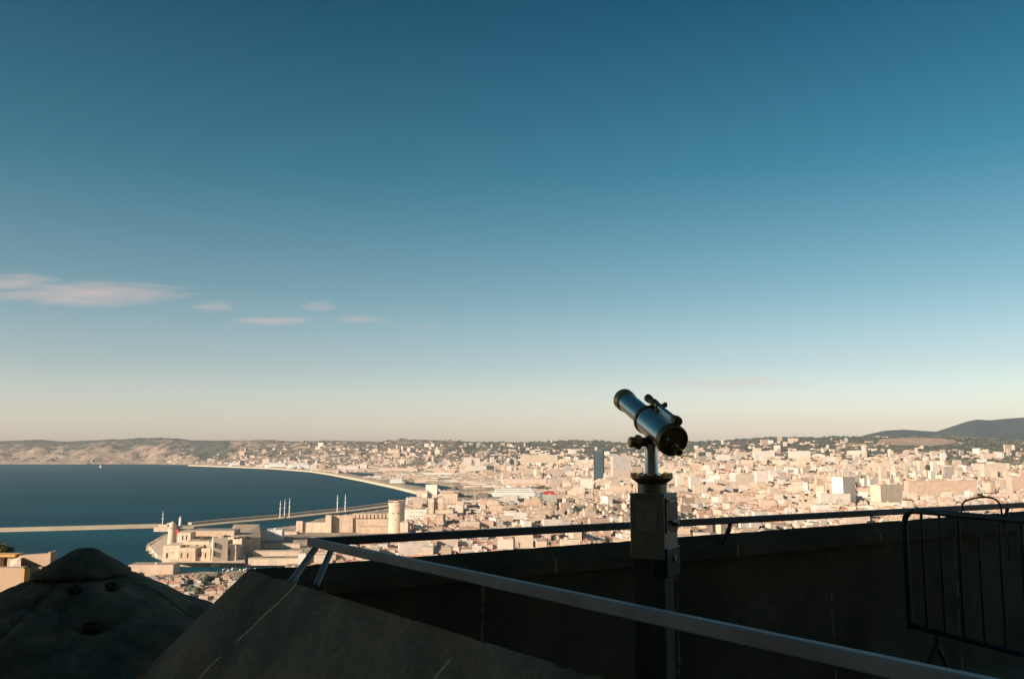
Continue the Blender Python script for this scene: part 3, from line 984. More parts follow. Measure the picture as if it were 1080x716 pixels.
# long rows showing through under the far rail
block('terrace_row', 'long cream terrace row with many windows under the rail, left of the parapet joint', 'apartment block', 405, 461, 574.5, 592, 1430, 16, .02, CREAM, TERRA, 'hip')
block('terrace_row', 'cream terrace row with regular dark windows under the rail, in the middle', 'apartment block', 474, 521, 572.5, 592, 1460, 16, .02, (.56, .45, .33), TERRA, 'hip')
block('terrace_row', 'cream terrace row with a red tiled roof under the rail, nearest the telescope post', 'apartment block', 523, 566, 570.5, 592, 1480, 16, .02, CREAM, TERRA2, 'hip')

# --- the city: jittered rows of houses
def wall_top(x):
    if x >= 265: return 600 - .0761 * (x - 265)
    return 600 + (265 - x) * 1.009


def visible(x, y):
    if not (0 < x < 1080): return False
    if y > wall_top(x): return False
    if x > 134 and y > 604 + (x - 134) * .44: return False
    if x <= 134 and y > 583: return False
    if 664 < x < 721 and y > 500: return False
    if x > 335:
        ry = 570.5 - .0507 * (x - 325)
        if ry - 4 < y - 3 < ry + 6: return False
    return True


CITY = []
rc_ = random.Random(5)
Y = 860.0
while Y < 9800:
    step = 14 if Y < 1140 else 17 if Y < 1700 else 20 if Y < 2600 else 26 if Y < 4200 else 38 if Y < 6500 else 56
    n = int(1.34 * Y / step)
    for i in range(n):
        s_ = -.67 + 1.34 * (i + rc_.uniform(.15, .85)) / n
        yy = Y + rc_.uniform(-.3, .3) * step
        X = s_ * yy
        px = 540 + 942 * s_
        if px < 120 and yy > 1500 and yy < 9000: continue
        if is_sea(X, yy) or is_sea(X - step * .6, yy) or is_sea(X + step * .6, yy) or is_sea(X, yy + step * .6) or is_sea(X, yy - step * .6): continue
        port = inside(PORT, *pix((X, yy, 6)))
        if is_clear(X, yy) and not (port and rc_.random() < .55 and not any(is_sea(X + q, yy + w_) for q in (-60, 0, 60) for w_ in (40, 110, 190))): continue
        if any((X - a) ** 2 + (yy - b_) ** 2 < (r_ + step * .45) ** 2 for a, b_, r_ in KEEP_OUT): continue
        t = (yy - lerp_tab(Y0T, px)) / (YR - lerp_tab(Y0T, px))
        green = noise.noise(Vector((X / 420, yy / 700, 9.3))) + .5 * noise.noise(Vector((X / 140, yy / 220, 2.3)))
        p = .95
        if t > 0: p = .93 - 1.15 * t if px > 330 else .42 - .5 * t
        if px < 200 and t > .1: p = .04
        if px > 840 and t > .45: p *= .45
        if px > 985 and t > .28: p *= .3
        if green > .28: p *= .3
        if t > .97 or rc_.random() > p: continue
        z = land_h(X, yy, False)
        if in_quarry(X, yy, z): continue
        ang = .55 * noise.noise(Vector((X / 600, yy / 600, 5))) + (0 if rc_.random() < .8 else rc_.uniform(-.3, .3))
        u = rc_.random()
        cn_, wc = pick_col(rc_)
        if yy < 1150:
            kind, wx, wy, h = rc_.choice(['hip', 'gable', 'flat', 'gable']), rc_.uniform(7, 15), rc_.uniform(6, 10), rc_.choice([3.5, 5, 6, 8])
        elif yy < 2600:
            if u < .62: kind, wx, wy, h = rc_.choice(['hip', 'gable', 'hip']), rc_.uniform(9, 20), rc_.uniform(8, 12), rc_.choice([7, 9.5, 12, 12, 15])
            elif u < .93: kind, wx, wy, h = 'flat', rc_.uniform(10, 20), rc_.uniform(8, 13), rc_.choice([9, 12, 15, 17])
            else: kind, wx, wy, h = 'flat', rc_.uniform(20, 40), rc_.uniform(12, 15), rc_.uniform(20, 30)
        elif yy < 4200:
            if u < .5: kind, wx, wy, h = 'hip', rc_.uniform(11, 26), rc_.uniform(9, 14), rc_.choice([8, 11, 14])
            elif u < .90: kind, wx, wy, h = 'flat', rc_.uniform(13, 28), rc_.uniform(10, 15), rc_.choice([8, 12, 16])
            else: kind, wx, wy, h = 'flat', rc_.uniform(16, 46), rc_.uniform(12, 16), rc_.uniform(24, 42)
        else:
            if u < .45: kind, wx, wy, h = 'hip', rc_.uniform(14, 34), rc_.uniform(11, 19), rc_.choice([7, 10])
            elif u < .88: kind, wx, wy, h = 'flat', rc_.uniform(20, 54), rc_.uniform(14, 26), rc_.choice([8, 12, 16])
            else: kind, wx, wy, h = 'flat', rc_.uniform(16, 70), rc_.uniform(13, 17), rc_.uniform(22, 45)
        if port: kind, wx, wy, h, ang = 'flat', rc_.uniform(20, 70), rc_.uniform(10, 20), rc_.choice([3, 4.5, 6]), .05
        ang += math.pi / 2 if rc_.random() < .35 else 0
        if kind == 'flat': rc = vary(rc_.choice([FLATR, PALER, FLATR, (.30, .26, .22)]), rc_)
        else: rc = vary(rc_.choice([TERRA, TERRA, TERRA2, (.44, .27, .18)]), rc_, .15)
        CITY.append(dict(X=X, Y=yy, z=z, wx=wx, wy=wy, h=h, rz=ang, wc=vary(wc, rc_), rc=rc, kind=kind, cn=cn_, px=px))
    Y += step * rc_.uniform(.95, 1.1)

for c in CITY:
    x, y = pix((c['X'], c['Y'], c['z'] + c['h'] * .6))
    c['x'], c['y'] = x, y
    k = 942 / c['Y']
    c['area'] = (c['wx'] * k) * (c['h'] * k + c['wy'] * k * 155 / c['Y']) if visible(x, y) else 0
CITY.sort(key=lambda c: -c['area'])
N_SINGLE = 240


def district(x, y, Yd):
    if x < 262 and y > 596: return 'in the gap between turret roof and near parapet'
    if x < 345: return 'near the rail corner, right of the fort'
    if y > 570.5 - .0507 * (x - 325): return 'seen under the far rail, left of the telescope' if x < 690 else 'seen under the far rail, right of the telescope'
    if x < 470: return 'below the rampart and round tower'
    if x < 560: return 'in the old town between the twin shafts and the grey-sided block'
    if x < 670: return 'between the white box and the telescope post'
    if x < 800: return 'just right of the coin box'
    if x < 870: return 'above the bracket of the far rail'
    return 'around the shaded white tower'


def describe(c):
    size = 'tall' if c['h'] >= 19 else 'mid-height' if c['h'] >= 12 else 'low'
    wide = max(c['wx'], c['wy'])
    shape = 'long' if wide > 24 else 'wide' if wide > 17 else 'narrow' if wide < 13.5 else ''
    roof = {'hip': 'hipped tile roof', 'gable': 'gabled tile roof', 'flat': 'flat roof'}[c['kind']]
    return size, shape, roof


single = [c for c in CITY[:N_SINGLE] if c['area'] > 0]
buckets = {}
for c in single:
    size, shape, roof = describe(c)
    d = district(c['x'], c['y'], c['Y'])
    c['key'] = (size, shape, c['cn'], roof, d)
    buckets.setdefault(c['key'], []).append(c)
ORD = {2: ['left of two', 'right of two'], 3: ['leftmost of three', 'middle of three', 'rightmost of three'],
       4: ['first from left of four', 'second from left of four', 'third from left of four', 'last from left of four']}
for k, cs in buckets.items():
    size, shape, cn_, roof, d = k
    base = ' '.join(f'{size} {shape} {cn_} house, {roof}, {d}'.split())
    cs.sort(key=lambda c: c['x'])
    for i, c in enumerate(cs):
        if len(cs) == 1: c['label'] = base
        elif len(cs) <= 4: c['label'] = f"{ORD[len(cs)][i]} {base}"
        else: c['label'] = f"one of the alike {base}"
for c in single:
    nm = 'house' if c['h'] < 19 else 'apartment_block'
    e = empty(nm, (c['X'], c['Y'], c['z']), ' '.join(c['label'].split()[:16]), 'house' if nm == 'house' else 'apartment block', 'houses of the city below the terrace')
    mw, mr = MB(), MB()
    house(mw, mr, c['X'], c['Y'], c['z'], c['wx'], c['wy'], c['h'], c['rz'], c['wc'], c['rc'], c['kind'], rc_)
    mw.build('wall', M['wall'], e)
    mr.build('roof', M['roof'], e)
mw, mr = MB(), MB()
for c in CITY[len(single):]:
    house(mw, mr, c['X'], c['Y'], c['z'], c['wx'], c['wy'], c['h'], c['rz'], c['wc'], c['rc'], c['kind'], rc_)
o = mw.build('distant_city', M['wall'])
tag(o, 'dense mass of pale houses and blocks filling the plain beyond', 'city', kind='stuff')
mr.build('roof', M['roof'], o)['kind'] = 'stuff'
print('city', len(CITY), 'single', len(single), 'buckets', len(buckets))

# --- greenery of the plain and slopes
mb = MB()
ICO = []
import bmesh
bm = bmesh.new(); bmesh.ops.create_icosphere(bm, subdivisions=1, radius=1)
IV = [v.co.copy() for v in bm.verts]; IF = [tuple(v.index for v in f.verts) for f in bm.faces]
bm.free()
rt_ = random.Random(77)
cnt = 0
for _ in range(60000):
    Yv = math.exp(rt_.uniform(math.log(950), math.log(10300)))
    s_ = rt_.uniform(-.64, .64)
    X = s_ * Yv
    px = 540 + 942 * s_
    if px < 200 and Yv > 1300 and Yv < 9300: continue
    t = (Yv - lerp_tab(Y0T, px)) / (YR - lerp_tab(Y0T, px))
    green = noise.noise(Vector((X / 420, Yv / 700, 9.3))) + .5 * noise.noise(Vector((X / 140, Yv / 220, 2.3)))
    pr = .012 if green < .2 else .26
    if t > .1: pr = max(pr, .04 + (.10 if px < 620 else .20) * t)
    if px > 985 and t > .25: pr = max(pr, .42)
    if t > .97 or rt_.random() > pr: continue
    if is_sea(X, Yv) or is_sea(X, Yv + 60) or is_sea(X, Yv - 60): continue
    if is_clear(X, Yv): continue
    if any((X - a) ** 2 + (Yv - b_) ** 2 < (r_ + 8) ** 2 for a, b_, r_ in KEEP_OUT): continue
    z = land_h(X, Yv, False)
    if in_quarry(X, Yv, z) or (Yv < 1150 and rt_.random() < .8): continue
    big = 1 + Yv / 4500
    for k in range(rt_.choice([1, 2, 3])):
        rx = rt_.uniform(3, 6) * big
        rz_ = rt_.uniform(2.6, 4.6) * (1 + Yv / 9000)
        ox, oy = rt_.uniform(-9, 9) * big, rt_.uniform(-7, 7) * big
        pts = [(X + ox + v.x * rx * rt_.uniform(.7, 1.25), Yv + oy + v.y * rx * rt_.uniform(.7, 1.25), z + rz_ * .8 + v.z * rz_ * rt_.uniform(.7, 1.25)) for v in IV]
        mb.solid(pts, IF)
    cnt += 1
tag(mb.build('woodland', M['leaf']), 'scattered dark green trees and scrub among the far houses', 'woodland', kind='stuff')


def leafy(mb, centre, rad, n, leaf, r_):
    """leaf-sized faces in uneven clumps"""
    clumps = []
    for _ in range(max(5, n // 55)):
        d = Vector((r_.gauss(0, 1), r_.gauss(0, 1), r_.gauss(0, 1))).normalized() * r_.uniform(.25, .85)
        clumps.append((Vector((d.x * rad[0], d.y * rad[1], d.z * rad[2])), r_.uniform(.25, .42)))
    for _ in range(n):
        c, cr = r_.choice(clumps)
        d = Vector((r_.gauss(0, .5), r_.gauss(0, .5), r_.gauss(0, .5)))
        p = Vector(centre) + c + Vector((d.x * rad[0], d.y * rad[1], d.z * rad[2])) * cr
        u = Vector((r_.uniform(-1, 1), r_.uniform(-1, 1), r_.uniform(-1, 1))).normalized()
        v = u.orthogonal().normalized()
        l = leaf * r_.uniform(.6, 1.3)
        mb.face([p - u * l, p + v * l * .45, p + u * l, p - v * l * .45])


def tree(name, label, base, h, rad, n, leaf, mat='leaf', group=None, seed=1):
    r_ = random.Random(seed)
    e = empty(name, base, label, 'tree', group)
    base = Vector(base)
    m_ = MB(); m_.tube(base, base + Vector((0, 0, h * .45)), h * .035, h * .02, 10)
    for k in range(5):
        a = k * 1.26
        m_.tube(base + Vector((0, 0, h * .35)), base + Vector((math.cos(a) * rad[0] * .5, math.sin(a) * rad[1] * .5, h * .62)), h * .016, h * .006, 6)
    m_.build('trunk', M['bark'], e)
    m_ = MB(); leafy(m_, base + Vector((0, 0, h - rad[2])), rad, n, leaf, r_); m_.build('crown', M[mat], e)
    return e


for (x, yb, yt, wpx, lb, sd) in [
    (468, 563, 552.5, 10, 'dark round tree just above the far rail below the twin shafts', 3),
    (527, 556, 546.5, 9, 'round dark tree above the far rail in the middle of the old town', 4),
    (540, 555, 548, 8, 'smaller spreading tree right of the round one above the rail', 5),
    (435, 592, 574, 9, 'dark tree showing under the rail between the round tower and the terrace row', 6),
    (465, 590, 573, 6, 'dark slim tree in the gap between two terrace rows under the rail', 7),
    (900, 520, 507, 12, 'dark bushy tree beside the shaded white tower', 8),
    (911, 534, 526, 8, 'small dark tree in front of the white low house by the cream block', 9),
    (640, 580, 566, 7, 'small dark tree under the rail close to the telescope post', 10),
    (614, 541, 536.5, 20, 'long dark row of tree crowns left of the telescope post', 12),
]:
    g = gr(x, yb, 6)
    k = g.y / 942
    tree('city_tree', lb, g, (yb - yt) * k, (wpx * k * .6, wpx * k * .5, (yb - yt) * k * .42), 900, .9 * k, seed=sd)

for i, (xa, yb_, wq, sd) in enumerate(LAND_THINGS):
    Yq = YF + (62 if xa < 235 else 70)
    g = at(xa, yb_ + 2.5, Yq); k = Yq / 942
    tree('fort_tree', ['small dark tree behind the round fort tower, leftmost on the fort roof', 'low dark bush left of the square fort tower', 'dark bushy tree right behind the square fort tower',
                       'dark tree between square tower and bastion', 'low dark bush on the lit front of the bastion roof', 'low dark bush at the far corner of the bastion roof'][i],
         g, 4.4 * k, (wq * k * .55, wq * k * .4, 1.6 * k), 420, .6 * k, group='trees growing on the fort roof', seed=sd)

# ------------------------------------------------------------------ ships, masts, lighthouse
def ship(name, label, xa, xb, yw, hpx, hullmat, topmat, funnel='red_paint', group=None, flip=False, rz=0.0):
    A, B = gr(xa, yw, 0), gr(xb, yw, 0)
    mid = (A + B) / 2
    L = (B - A).length
    H = hpx * mid.y / 942
    e = empty(name, mid, label, 'ship', group, rz)
    beam = min(L * .16, 28)
    sg = -1 if flip else 1
    inv = e.matrix_basis

    def P(x, y, z): return inv @ Vector((x * L * sg, y * beam, z * H))
    m_ = MB()
    st = [(-.5, .42), (-.46, .5), (0, .5), (.34, .46), (.44, .24), (.5, .02)]
    rs = []
    for (x, hw) in st:
        rs.append([P(x * .97, -hw * .8, -.05), P(x, -hw, .40 if x < .4 else .46), P(x, hw, .40 if x < .4 else .46), P(x * .97, hw * .8, -.05)])
    m_.rings(rs); hull = m_.build('hull', M[hullmat], e)
    for k, (x0, x1, z0, z1, hw) in enumerate([(-.46, .33, .405, .58, .44), (-.44, .28, .582, .72, .40), (-.30, .25, .722, .84, .36)]):
        m_ = MB()
        m_.hexa([P(x0, -hw, z0), P(x1, -hw, z0), P(x1, hw, z0), P(x0, hw, z0)], [P(x0, -hw, z1), P(x1 - .015, -hw, z1), P(x1 - .015, hw, z1), P(x0, hw, z1)])
        d = m_.build('deck_house', M[topmat], e)
        m_ = MB(); zc = (z0 + z1) / 2
        m_.hexa([P(x0 + .02, -hw - .012, zc - .02), P(x1 - .03, -hw - .012, zc - .02), P(x1 - .03, -hw, zc - .02), P(x0 + .02, -hw, zc - .02)],
                [P(x0 + .02, -hw - .012, zc + .025), P(x1 - .03, -hw - .012, zc + .025), P(x1 - .03, -hw, zc + .025), P(x0 + .02, -hw, zc + .025)])
        m_.build('window_band', M['window'], d)
    m_ = MB(); m_.hexa([P(-.22, -.16, .84), P(-.13, -.16, .84), P(-.13, .16, .84), P(-.22, .16, .84)], [P(-.23, -.13, 1.0), P(-.16, -.13, 1.0), P(-.16, .13, 1.0), P(-.23, .13, 1.0)])
    m_.build('funnel', M[funnel], e)
    m_ = MB(); m_.tube(P(.12, 0, .83), P(.12, 0, 1.08), L * .003, L * .002, 6); m_.build('mast', M['mast'], e)
    return e


ship('ferry', 'big white ferry moored in the harbour, left of the red one', 519, 573, 524.6, 12.5, 'white_paint', 'white_paint', 'white_paint')
ship('ferry', 'red-hulled ferry moored just right of the big white ferry', 570.5, 589, 523.6, 7.0, 'red_paint', 'red_paint', 'white_paint')
ship('ferry', 'tall white ship moored behind the far breakwater tip', 411, 427.5, 511.6, 9.5, 'white_paint', 'white_paint', 'blue_paint')
ship('cargo_ship', 'small white ship left of the tall white one on the breakwater', 393, 404, 507.0, 7.0, 'blue_paint', 'white_paint')
ship('cargo_ship', 'small red-hulled ship by the far white warehouse', 357, 367, 500.4, 6, 'red_paint', 'white_paint')
ship('cruise_ship', 'pale cruise ship on the far quay, longest of three', 303, 331, 494.8, 7.8, 'white_paint', 'white_paint', 'white_paint')
ship('cruise_ship', 'pale cruise ship on the far quay, middle of three', 279, 302, 493.6, 7.4, 'white_paint', 'white_paint', 'white_paint', flip=True)
ship('cruise_ship', 'pale cruise ship on the far quay, smallest and farthest left of three', 241, 260, 491.8, 5.4, 'white_paint', 'white_paint', 'white_paint')
ship('container_ship', 'low ship lying in the basin near the harbour shed', 452, 468, 518.5, 3.5, 'blue_paint', 'white_paint')

sb = gr(106, 493, 0)
e = empty('sailing_boat', sb, 'tiny white sailing boat far out on the bay', 'boat')
kk = sb.y / 942
m_ = MB(); m_.rings([[sb + Vector((x * kk * 2.2, -w_ * kk, 0)), sb + Vector((x * kk * 2.4, -w_ * 1.2 * kk, .8 * kk)), sb + Vector((x * kk * 2.4, w_ * 1.2 * kk, .8 * kk)), sb + Vector((x * kk * 2.2, w_ * kk, 0))] for x, w_ in ((-.5, .25), (0, .3), (.5, .03))])
m_.build('hull', M['white_paint'], e)
m_ = MB(); m_.tube(sb + Vector((0, 0, .7 * kk)), sb + Vector((0, 0, 3.4 * kk)), .08 * kk, .04 * kk, 6); m_.build('mast', M['mast'], e)
m_ = MB(); m_.hexa([sb + Vector((-.9 * kk, -.03 * kk, .9 * kk)), sb + Vector((0, -.12 * kk, .9 * kk)), sb + Vector((0, .12 * kk, .9 * kk)), sb + Vector((-.9 * kk, .03 * kk, .9 * kk))],
                   [sb + Vector((-.04 * kk, -.02 * kk, 3.2 * kk)), sb + Vector((0, -.02 * kk, 3.2 * kk)), sb + Vector((0, .02 * kk, 3.2 * kk)), sb + Vector((-.04 * kk, .02 * kk, 3.2 * kk))]); m_.build('sail', M['white_paint'], e)

rb = random.Random(9)
for k in range(16):
    g = gr(238 + k * 3.9 + rb.uniform(-.6, .6), 599.3 + rb.uniform(0, 3.4), 0)
    e = empty('motor_boat', g, 'small white boat moored along the channel quay right of the fort', 'boat', 'small boats along the channel quay', rb.uniform(-.5, .5) + 1.4)
    W = e.matrix_basis
    L, bw = rb.uniform(6, 10), rb.uniform(2.2, 3)
    m_ = MB(); m_.rings([[W @ Vector((x * L, -y * bw * .8, -.2)), W @ Vector((x * L * 1.05, -y * bw, 1.1)), W @ Vector((x * L * 1.05, y * bw, 1.1)), W @ Vector((x * L, y * bw * .8, -.2))] for x, y in ((-.5, .42), (0, .5), (.3, .4), (.5, .03))])
    m_.build('hull', M['white_paint'], e)
    m_ = MB(); m_.hexa([W @ Vector(p) for p in ((-.25 * L, -.3 * bw, 1.1), (.18 * L, -.3 * bw, 1.1), (.18 * L, .3 * bw, 1.1), (-.25 * L, .3 * bw, 1.1))],
                       [W @ Vector(p) for p in ((-.22 * L, -.25 * bw, 2.5), (.08 * L, -.25 * bw, 2.5), (.08 * L, .25 * bw, 2.5), (-.22 * L, .25 * bw, 2.5))]); m_.build('cabin', M['white_paint'] if k % 3 else M['blue_paint'], e)

lh = gr(190, 556.5, 3.5)
e = empty('lighthouse', lh, 'small pale lighthouse at the tip of the harbour mole', 'lighthouse')
kk = lh.y / 942
hT = 12.2 * kk
m_ = MB(); m_.lathe(lh, (0, 0, 1), [(0, 2.4 * kk), (hT * .1, 2.3 * kk), (hT * .12, 1.6 * kk), (hT * .74, 1.35 * kk), (hT * .745, 1.8 * kk), (hT * .78, 1.8 * kk)], 24); m_.build('shaft', M['white_paint'], e, 40)
m_ = MB(); m_.lathe(lh + Vector((0, 0, hT * .78)), (0, 0, 1), [(0, 1.1 * kk), (hT * .12, 1.1 * kk), (hT * .13, 1.35 * kk), (hT * .2, .2 * kk)], 20); m_.build('lantern', M['fort_pale'], e, 40)
pf = gr(176, 557.5, 3.5)
e = empty('mole_head', pf, 'pale stepped platform with low huts at the breakwater head', 'pier')
m_ = MB(); k = pf.y / 942; m_.box(pf + Vector((0, 0, 0)), (19 * k, 40, 9)); m_.build('platform', M['fort_pale'], e)
m_ = MB(); m_.box(pf + Vector((-2 * k, -4, 6)), (9 * k, 14, 5)); m_.build('hut', M['fort_pale'], e)
m_ = MB(); m_.box(pf + Vector((4 * k, 2, 7.5)), (7 * k, 12, 7)); m_.build('hut', M['fort_pale'], e)


def light_mast(x, yb, yt, label):
    g = gr(x, yb, 4); k = g.y / 942
    e = empty('light_mast', g, label, 'mast', 'tall pale masts on the harbour mole')
    h = at(x, yt, g.y).z - g.z
    m_ = MB(); m_.lathe(g, (0, 0, 1), [(0, .55 * k), (h * .5, .42 * k), (h, .16 * k)], 8); m_.build('pole', M['mast'], e)
    m_ = MB(); m_.box(g + Vector((0, 0, h * .55)), (2.6 * k, .3 * k, .35 * k)); m_.box(g + Vector((0, 0, h * .78)), (1.8 * k, .3 * k, .3 * k)); m_.build('crossarm', M['mast'], e)
    m_ = MB(); m_.box(g + Vector((0, 0, .8 * k)), (2.6 * k, 1.2 * k, 1.8 * k)); m_.build('plinth', M['concrete'], e)


for x, yb, yt, lb in [(295.3, 546.5, 527.5, 'leftmost of the three close pale masts on the mole'), (300, 546.2, 526, 'middle of the three close pale masts on the mole'),
                      (305, 545.8, 525, 'rightmost of the three close pale masts on the mole'), (355.7, 540.5, 521.5, 'left of the two pale masts nearer the round tower'),
                      (364, 539.5, 521, 'right of the two pale masts nearer the round tower'), (171.3, 556, 539, 'lone pale mast beside the lighthouse at the mole tip')]:
    light_mast(x, yb, yt, lb)

# ------------------------------------------------------------------ terrace: parapet, railing, turret
ZC = EYE - .53          # coping edge
ZF = EYE - 1.52          # terrace paving
I0 = gr(262, 600, ZC)
I1 = gr(640, 716, ZC)
dn = (I1 - I0).normalized()
df = Vector((.877, .48, 0)).normalized()
nn = Vector((dn.y, -dn.x, 0))          # outwards from the near wall
if nn.x > 0: nn = -nn
nf = Vector((-df.y, df.x, 0))
hip = (nn + nf)
hip = hip / hip.dot(nn)                # one metre out from either edge
SL = 1.40


def wallrun(mb, p0, p1, out, hips, zin, drop, slope, uo):
    """sloping coping with its inner face; p0 is the shared corner"""
    L = (p1 - p0).length
    q0 = p0 + hips * drop / slope + Vector((0, 0, -drop))
    q1 = p1 + out * drop / slope + Vector((0, 0, -drop))
    sl = drop * math.sqrt(1 + 1 / slope ** 2)
    return L, q0, q1, sl


NL = 5.6
P1 = I0 + dn * NL
FL = 11.0
F1 = I0 + df * FL + Vector((0, 0, .13))
par = empty('parapet', (I0.x, I0.y, ZF), 'weathered stone parapet with sloping coping around the terrace corner', 'parapet')
# near wall
DR = 1.15
out_n = DR / SL
H0 = I0 + hip * out_n + Vector((0, 0, -DR))
Q1 = P1 + nn * out_n + Vector((0, 0, -DR))
HF = I0 + hip * out_n + Vector((0, 0, -DR))
QF = F1 + nf * out_n + Vector((0, 0, -DR))


def grid(mb, a, b_, c, d, nu, nv, u0, L, V, rough=.0, chip=.0):
    """bilinear sheet a-b (top) to d-c (bottom) with worn relief"""
    n = (b_ - a).cross(d - a).normalized()
    pts, base = [], len(mb.v)
    for j in range(nv + 1):
        for i in range(nu + 1):
            s_, t = i / nu, j / nv
            p = (a * (1 - s_) + b_ * s_) * (1 - t) + (d * (1 - s_) + c * s_) * t
            if 0 < i < nu and 0 < j < nv: p = p + n * rough * noise.fractal(p * 3.0, 1, 2, 4)
            if j == 0 and chip and 0 < i < nu: p = p + Vector((0, 0, -chip * max(0.0, noise.fractal(p * 16.0, .7, 2.2, 4) - .12)))
            mb.v.append(tuple(p)); pts.append((u0 + L * s_, V * t))
    for j in range(nv):
        for i in range(nu):
            q = (j * (nu + 1) + i, j * (nu + 1) + i + 1, (j + 1) * (nu + 1) + i + 1, (j + 1) * (nu + 1) + i)
            mb.f.append(tuple(base + k for k in q))
            mb.uv.extend([pts[k] for k in q]); mb.c.extend([(1, 1, 1, 1)] * 4)


UO_N = -.54 + 1.25 / 2 + .0
m_ = MB()
grid(m_, I0, P1, Q1, H0, 180, 40, UO_N, NL, 1.4, .016, .014)
zb = Vector((0, 0, -3.2))
grid(m_, H0, Q1, Q1 + zb, H0 + zb, 20, 8, UO_N, NL, 3, .01)
m_.build('near_coping', M['stone'], par, 50)
m_ = MB()
grid(m_, I0, F1, QF, HF, 180, 10, .3, FL, 1.4, .012, .014)
grid(m_, HF, QF, QF + zb, HF + zb, 20, 6, .3, FL, 3, .01)
m_.build('far_coping', M['stone'], par, 50)
# inner faces: coping lip standing 25 mm proud, wall below
lip = .13
m_ = MB()


def inner(mb, a, b_, nin, L, uo, zfl):
    o = nin * .025
    A0, B0 = a + o, b_ + o
    dl = Vector((0, 0, -lip))
    tilt = nin * .045
    grid(mb, a, b_, B0 + tilt + dl * .5, A0 + tilt + dl * .5, 180, 3, uo, L, .2, .002, .014)
    grid(mb, A0 + tilt + dl * .5, B0 + tilt + dl * .5, B0 + tilt + dl, A0 + tilt + dl, 40, 2, uo, L, .1, .001)
    grid(mb, A0 + tilt + dl, B0 + tilt + dl, b_ + dl, a + dl, 2, 1, uo, L, .05)
    grid(mb, a + dl, b_ + dl, Vector((b_.x, b_.y, zfl)), Vector((a.x, a.y, zfl)), 40, 10, uo + .4, L, 1.0, .006)


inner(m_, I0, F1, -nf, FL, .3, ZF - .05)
m_.build('far_inner_face', M['stone_shaded'], par, 50)
m_ = MB()
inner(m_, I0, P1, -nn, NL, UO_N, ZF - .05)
m_.build('near_inner_face', M['stone_shaded'], par, 50)
# paving of the terrace and of the landing where the viewer stands
m_ = MB()
m_.face([Vector((I0.x, I0.y, ZF)) - hip * 0, Vector((P1.x, P1.y, ZF)), Vector((P1.x + 9, P1.y + 4.9, ZF)), Vector((F1.x, F1.y, ZF))])
tag(m_.build('terrace_floor', M['paving']), kind='structure')
m_ = MB()
m_.hexa([(-1.6, -7, 147), (7, -7, 147), (7, .2, 147), (-1.6, .9, 147)], [(-1.6, -7, ZF - .2), (7, -7, ZF - .2), (7, .2, ZF - .2), (-1.6, .9, ZF - .2)])
tag(m_.build('landing', M['paving']), kind='structure')

# railing
ZR = EYE - .415
RC = gr(329, 571.5, ZR)
RN = gr(998, 716, ZR)
RF = gr(1080, 532.5, ZR)
rail = empty('railing', (RC.x, RC.y, ZF), 'grey square steel railing with a mitred corner on short legs above the parapet', 'railing')


def bar(mb, a, b_, wd, ht, ext0=0, ext1=0):
    d = (b_ - a).normalized()
    a, b_ = a - d * ext0, b_ + d * ext1
    n = Vector((-d.y, d.x, 0)).normalized() * wd / 2
    up = Vector((0, 0, ht / 2))
    rs = [[p - n - up, p + n - up, p + n + up, p - n + up] for p in (a, b_)]
    mb.rings(rs)


up = Vector((0, 0, .0))
m_ = MB(); bar(m_, RC, RN, .032, .036, .02, 1.6); m_.build('near_bar', M['rail'], rail, None, .004)
dF = (RF - RC).normalized()
m_ = MB(); bar(m_, RC, RF, .042, .038, -.018, 3.2); m_.build('far_bar', M['rail_shaded'], rail, None, .004)
# legs at the corner and brackets along both bars
b0 = gr(307, 614, ZC - .02)
m_ = MB(); m_.tube(b0, RC + (RN - RC).normalized() * .04 - Vector((0, 0, .025)), .015, .015, 16); m_.lathe(b0 - Vector((0, 0, .005)), (nn * .5 + Vector((0, 0, .8))), [(0, .036), (.012, .034)], 20); m_.build('leg', M['rail'], rail, 40)
b1 = at(333, 618, b0.y + .12)
m_ = MB(); m_.tube(b1, RC + dF * .10 - Vector((0, 0, .02)), .014, .014, 16); m_.build('leg', M['rail'], rail, 40)
for k in range(1, 4):
    p = RC + (RN - RC).normalized() * (1.45 * k + .9)
    if k == 1: continue
    q = p + nn * .10; q.z = ZC - .03
    m_ = MB(); m_.tube(p - Vector((0, 0, .02)), q, .018, .018, 16); m_.build('leg', M['rail'], rail, 40)
tF = (at(771, 550, 1).x * 0)


def rail_pt(px):
    s_ = (px - 540) / (F * CP + 0) 
    best = min((abs(pix(RC + dF * t)[0] - px), t) for t in [i * .02 for i in range(0, 520)])
    return RC + dF * best[1]


for px in (771, 1062):
    p = rail_pt(px)
    w0 = p + nf * .0
    s_ = (p - I0).dot(df)
    foot = I0 + df * (s_ - .045) + Vector((0, 0, .13 * (s_ / FL))) - nf * .055 + Vector((0, 0, -.085))
    m_ = MB(); m_.path([p - Vector((0, 0, .02)), p - Vector((0, 0, .05)) - df * .01, foot + Vector((0, 0, .04)), foot - Vector((0, 0, .0))], .016, 12)
    m_.lathe(foot + nf * .03, -nf, [(0, .04), (.02, .04), (.03, .025)], 16)
    m_.build('bracket', M['rail_shaded'], rail, 40)

# turret roof on the left
TC = at(90, 578, 6.3)
tur = empty('turret', (TC.x, TC.y, 150.5), 'dark conical stone turret roof with a capped tip, below the viewer on the left', 'turret')


def rpx(px): return px * 6.3 / 938


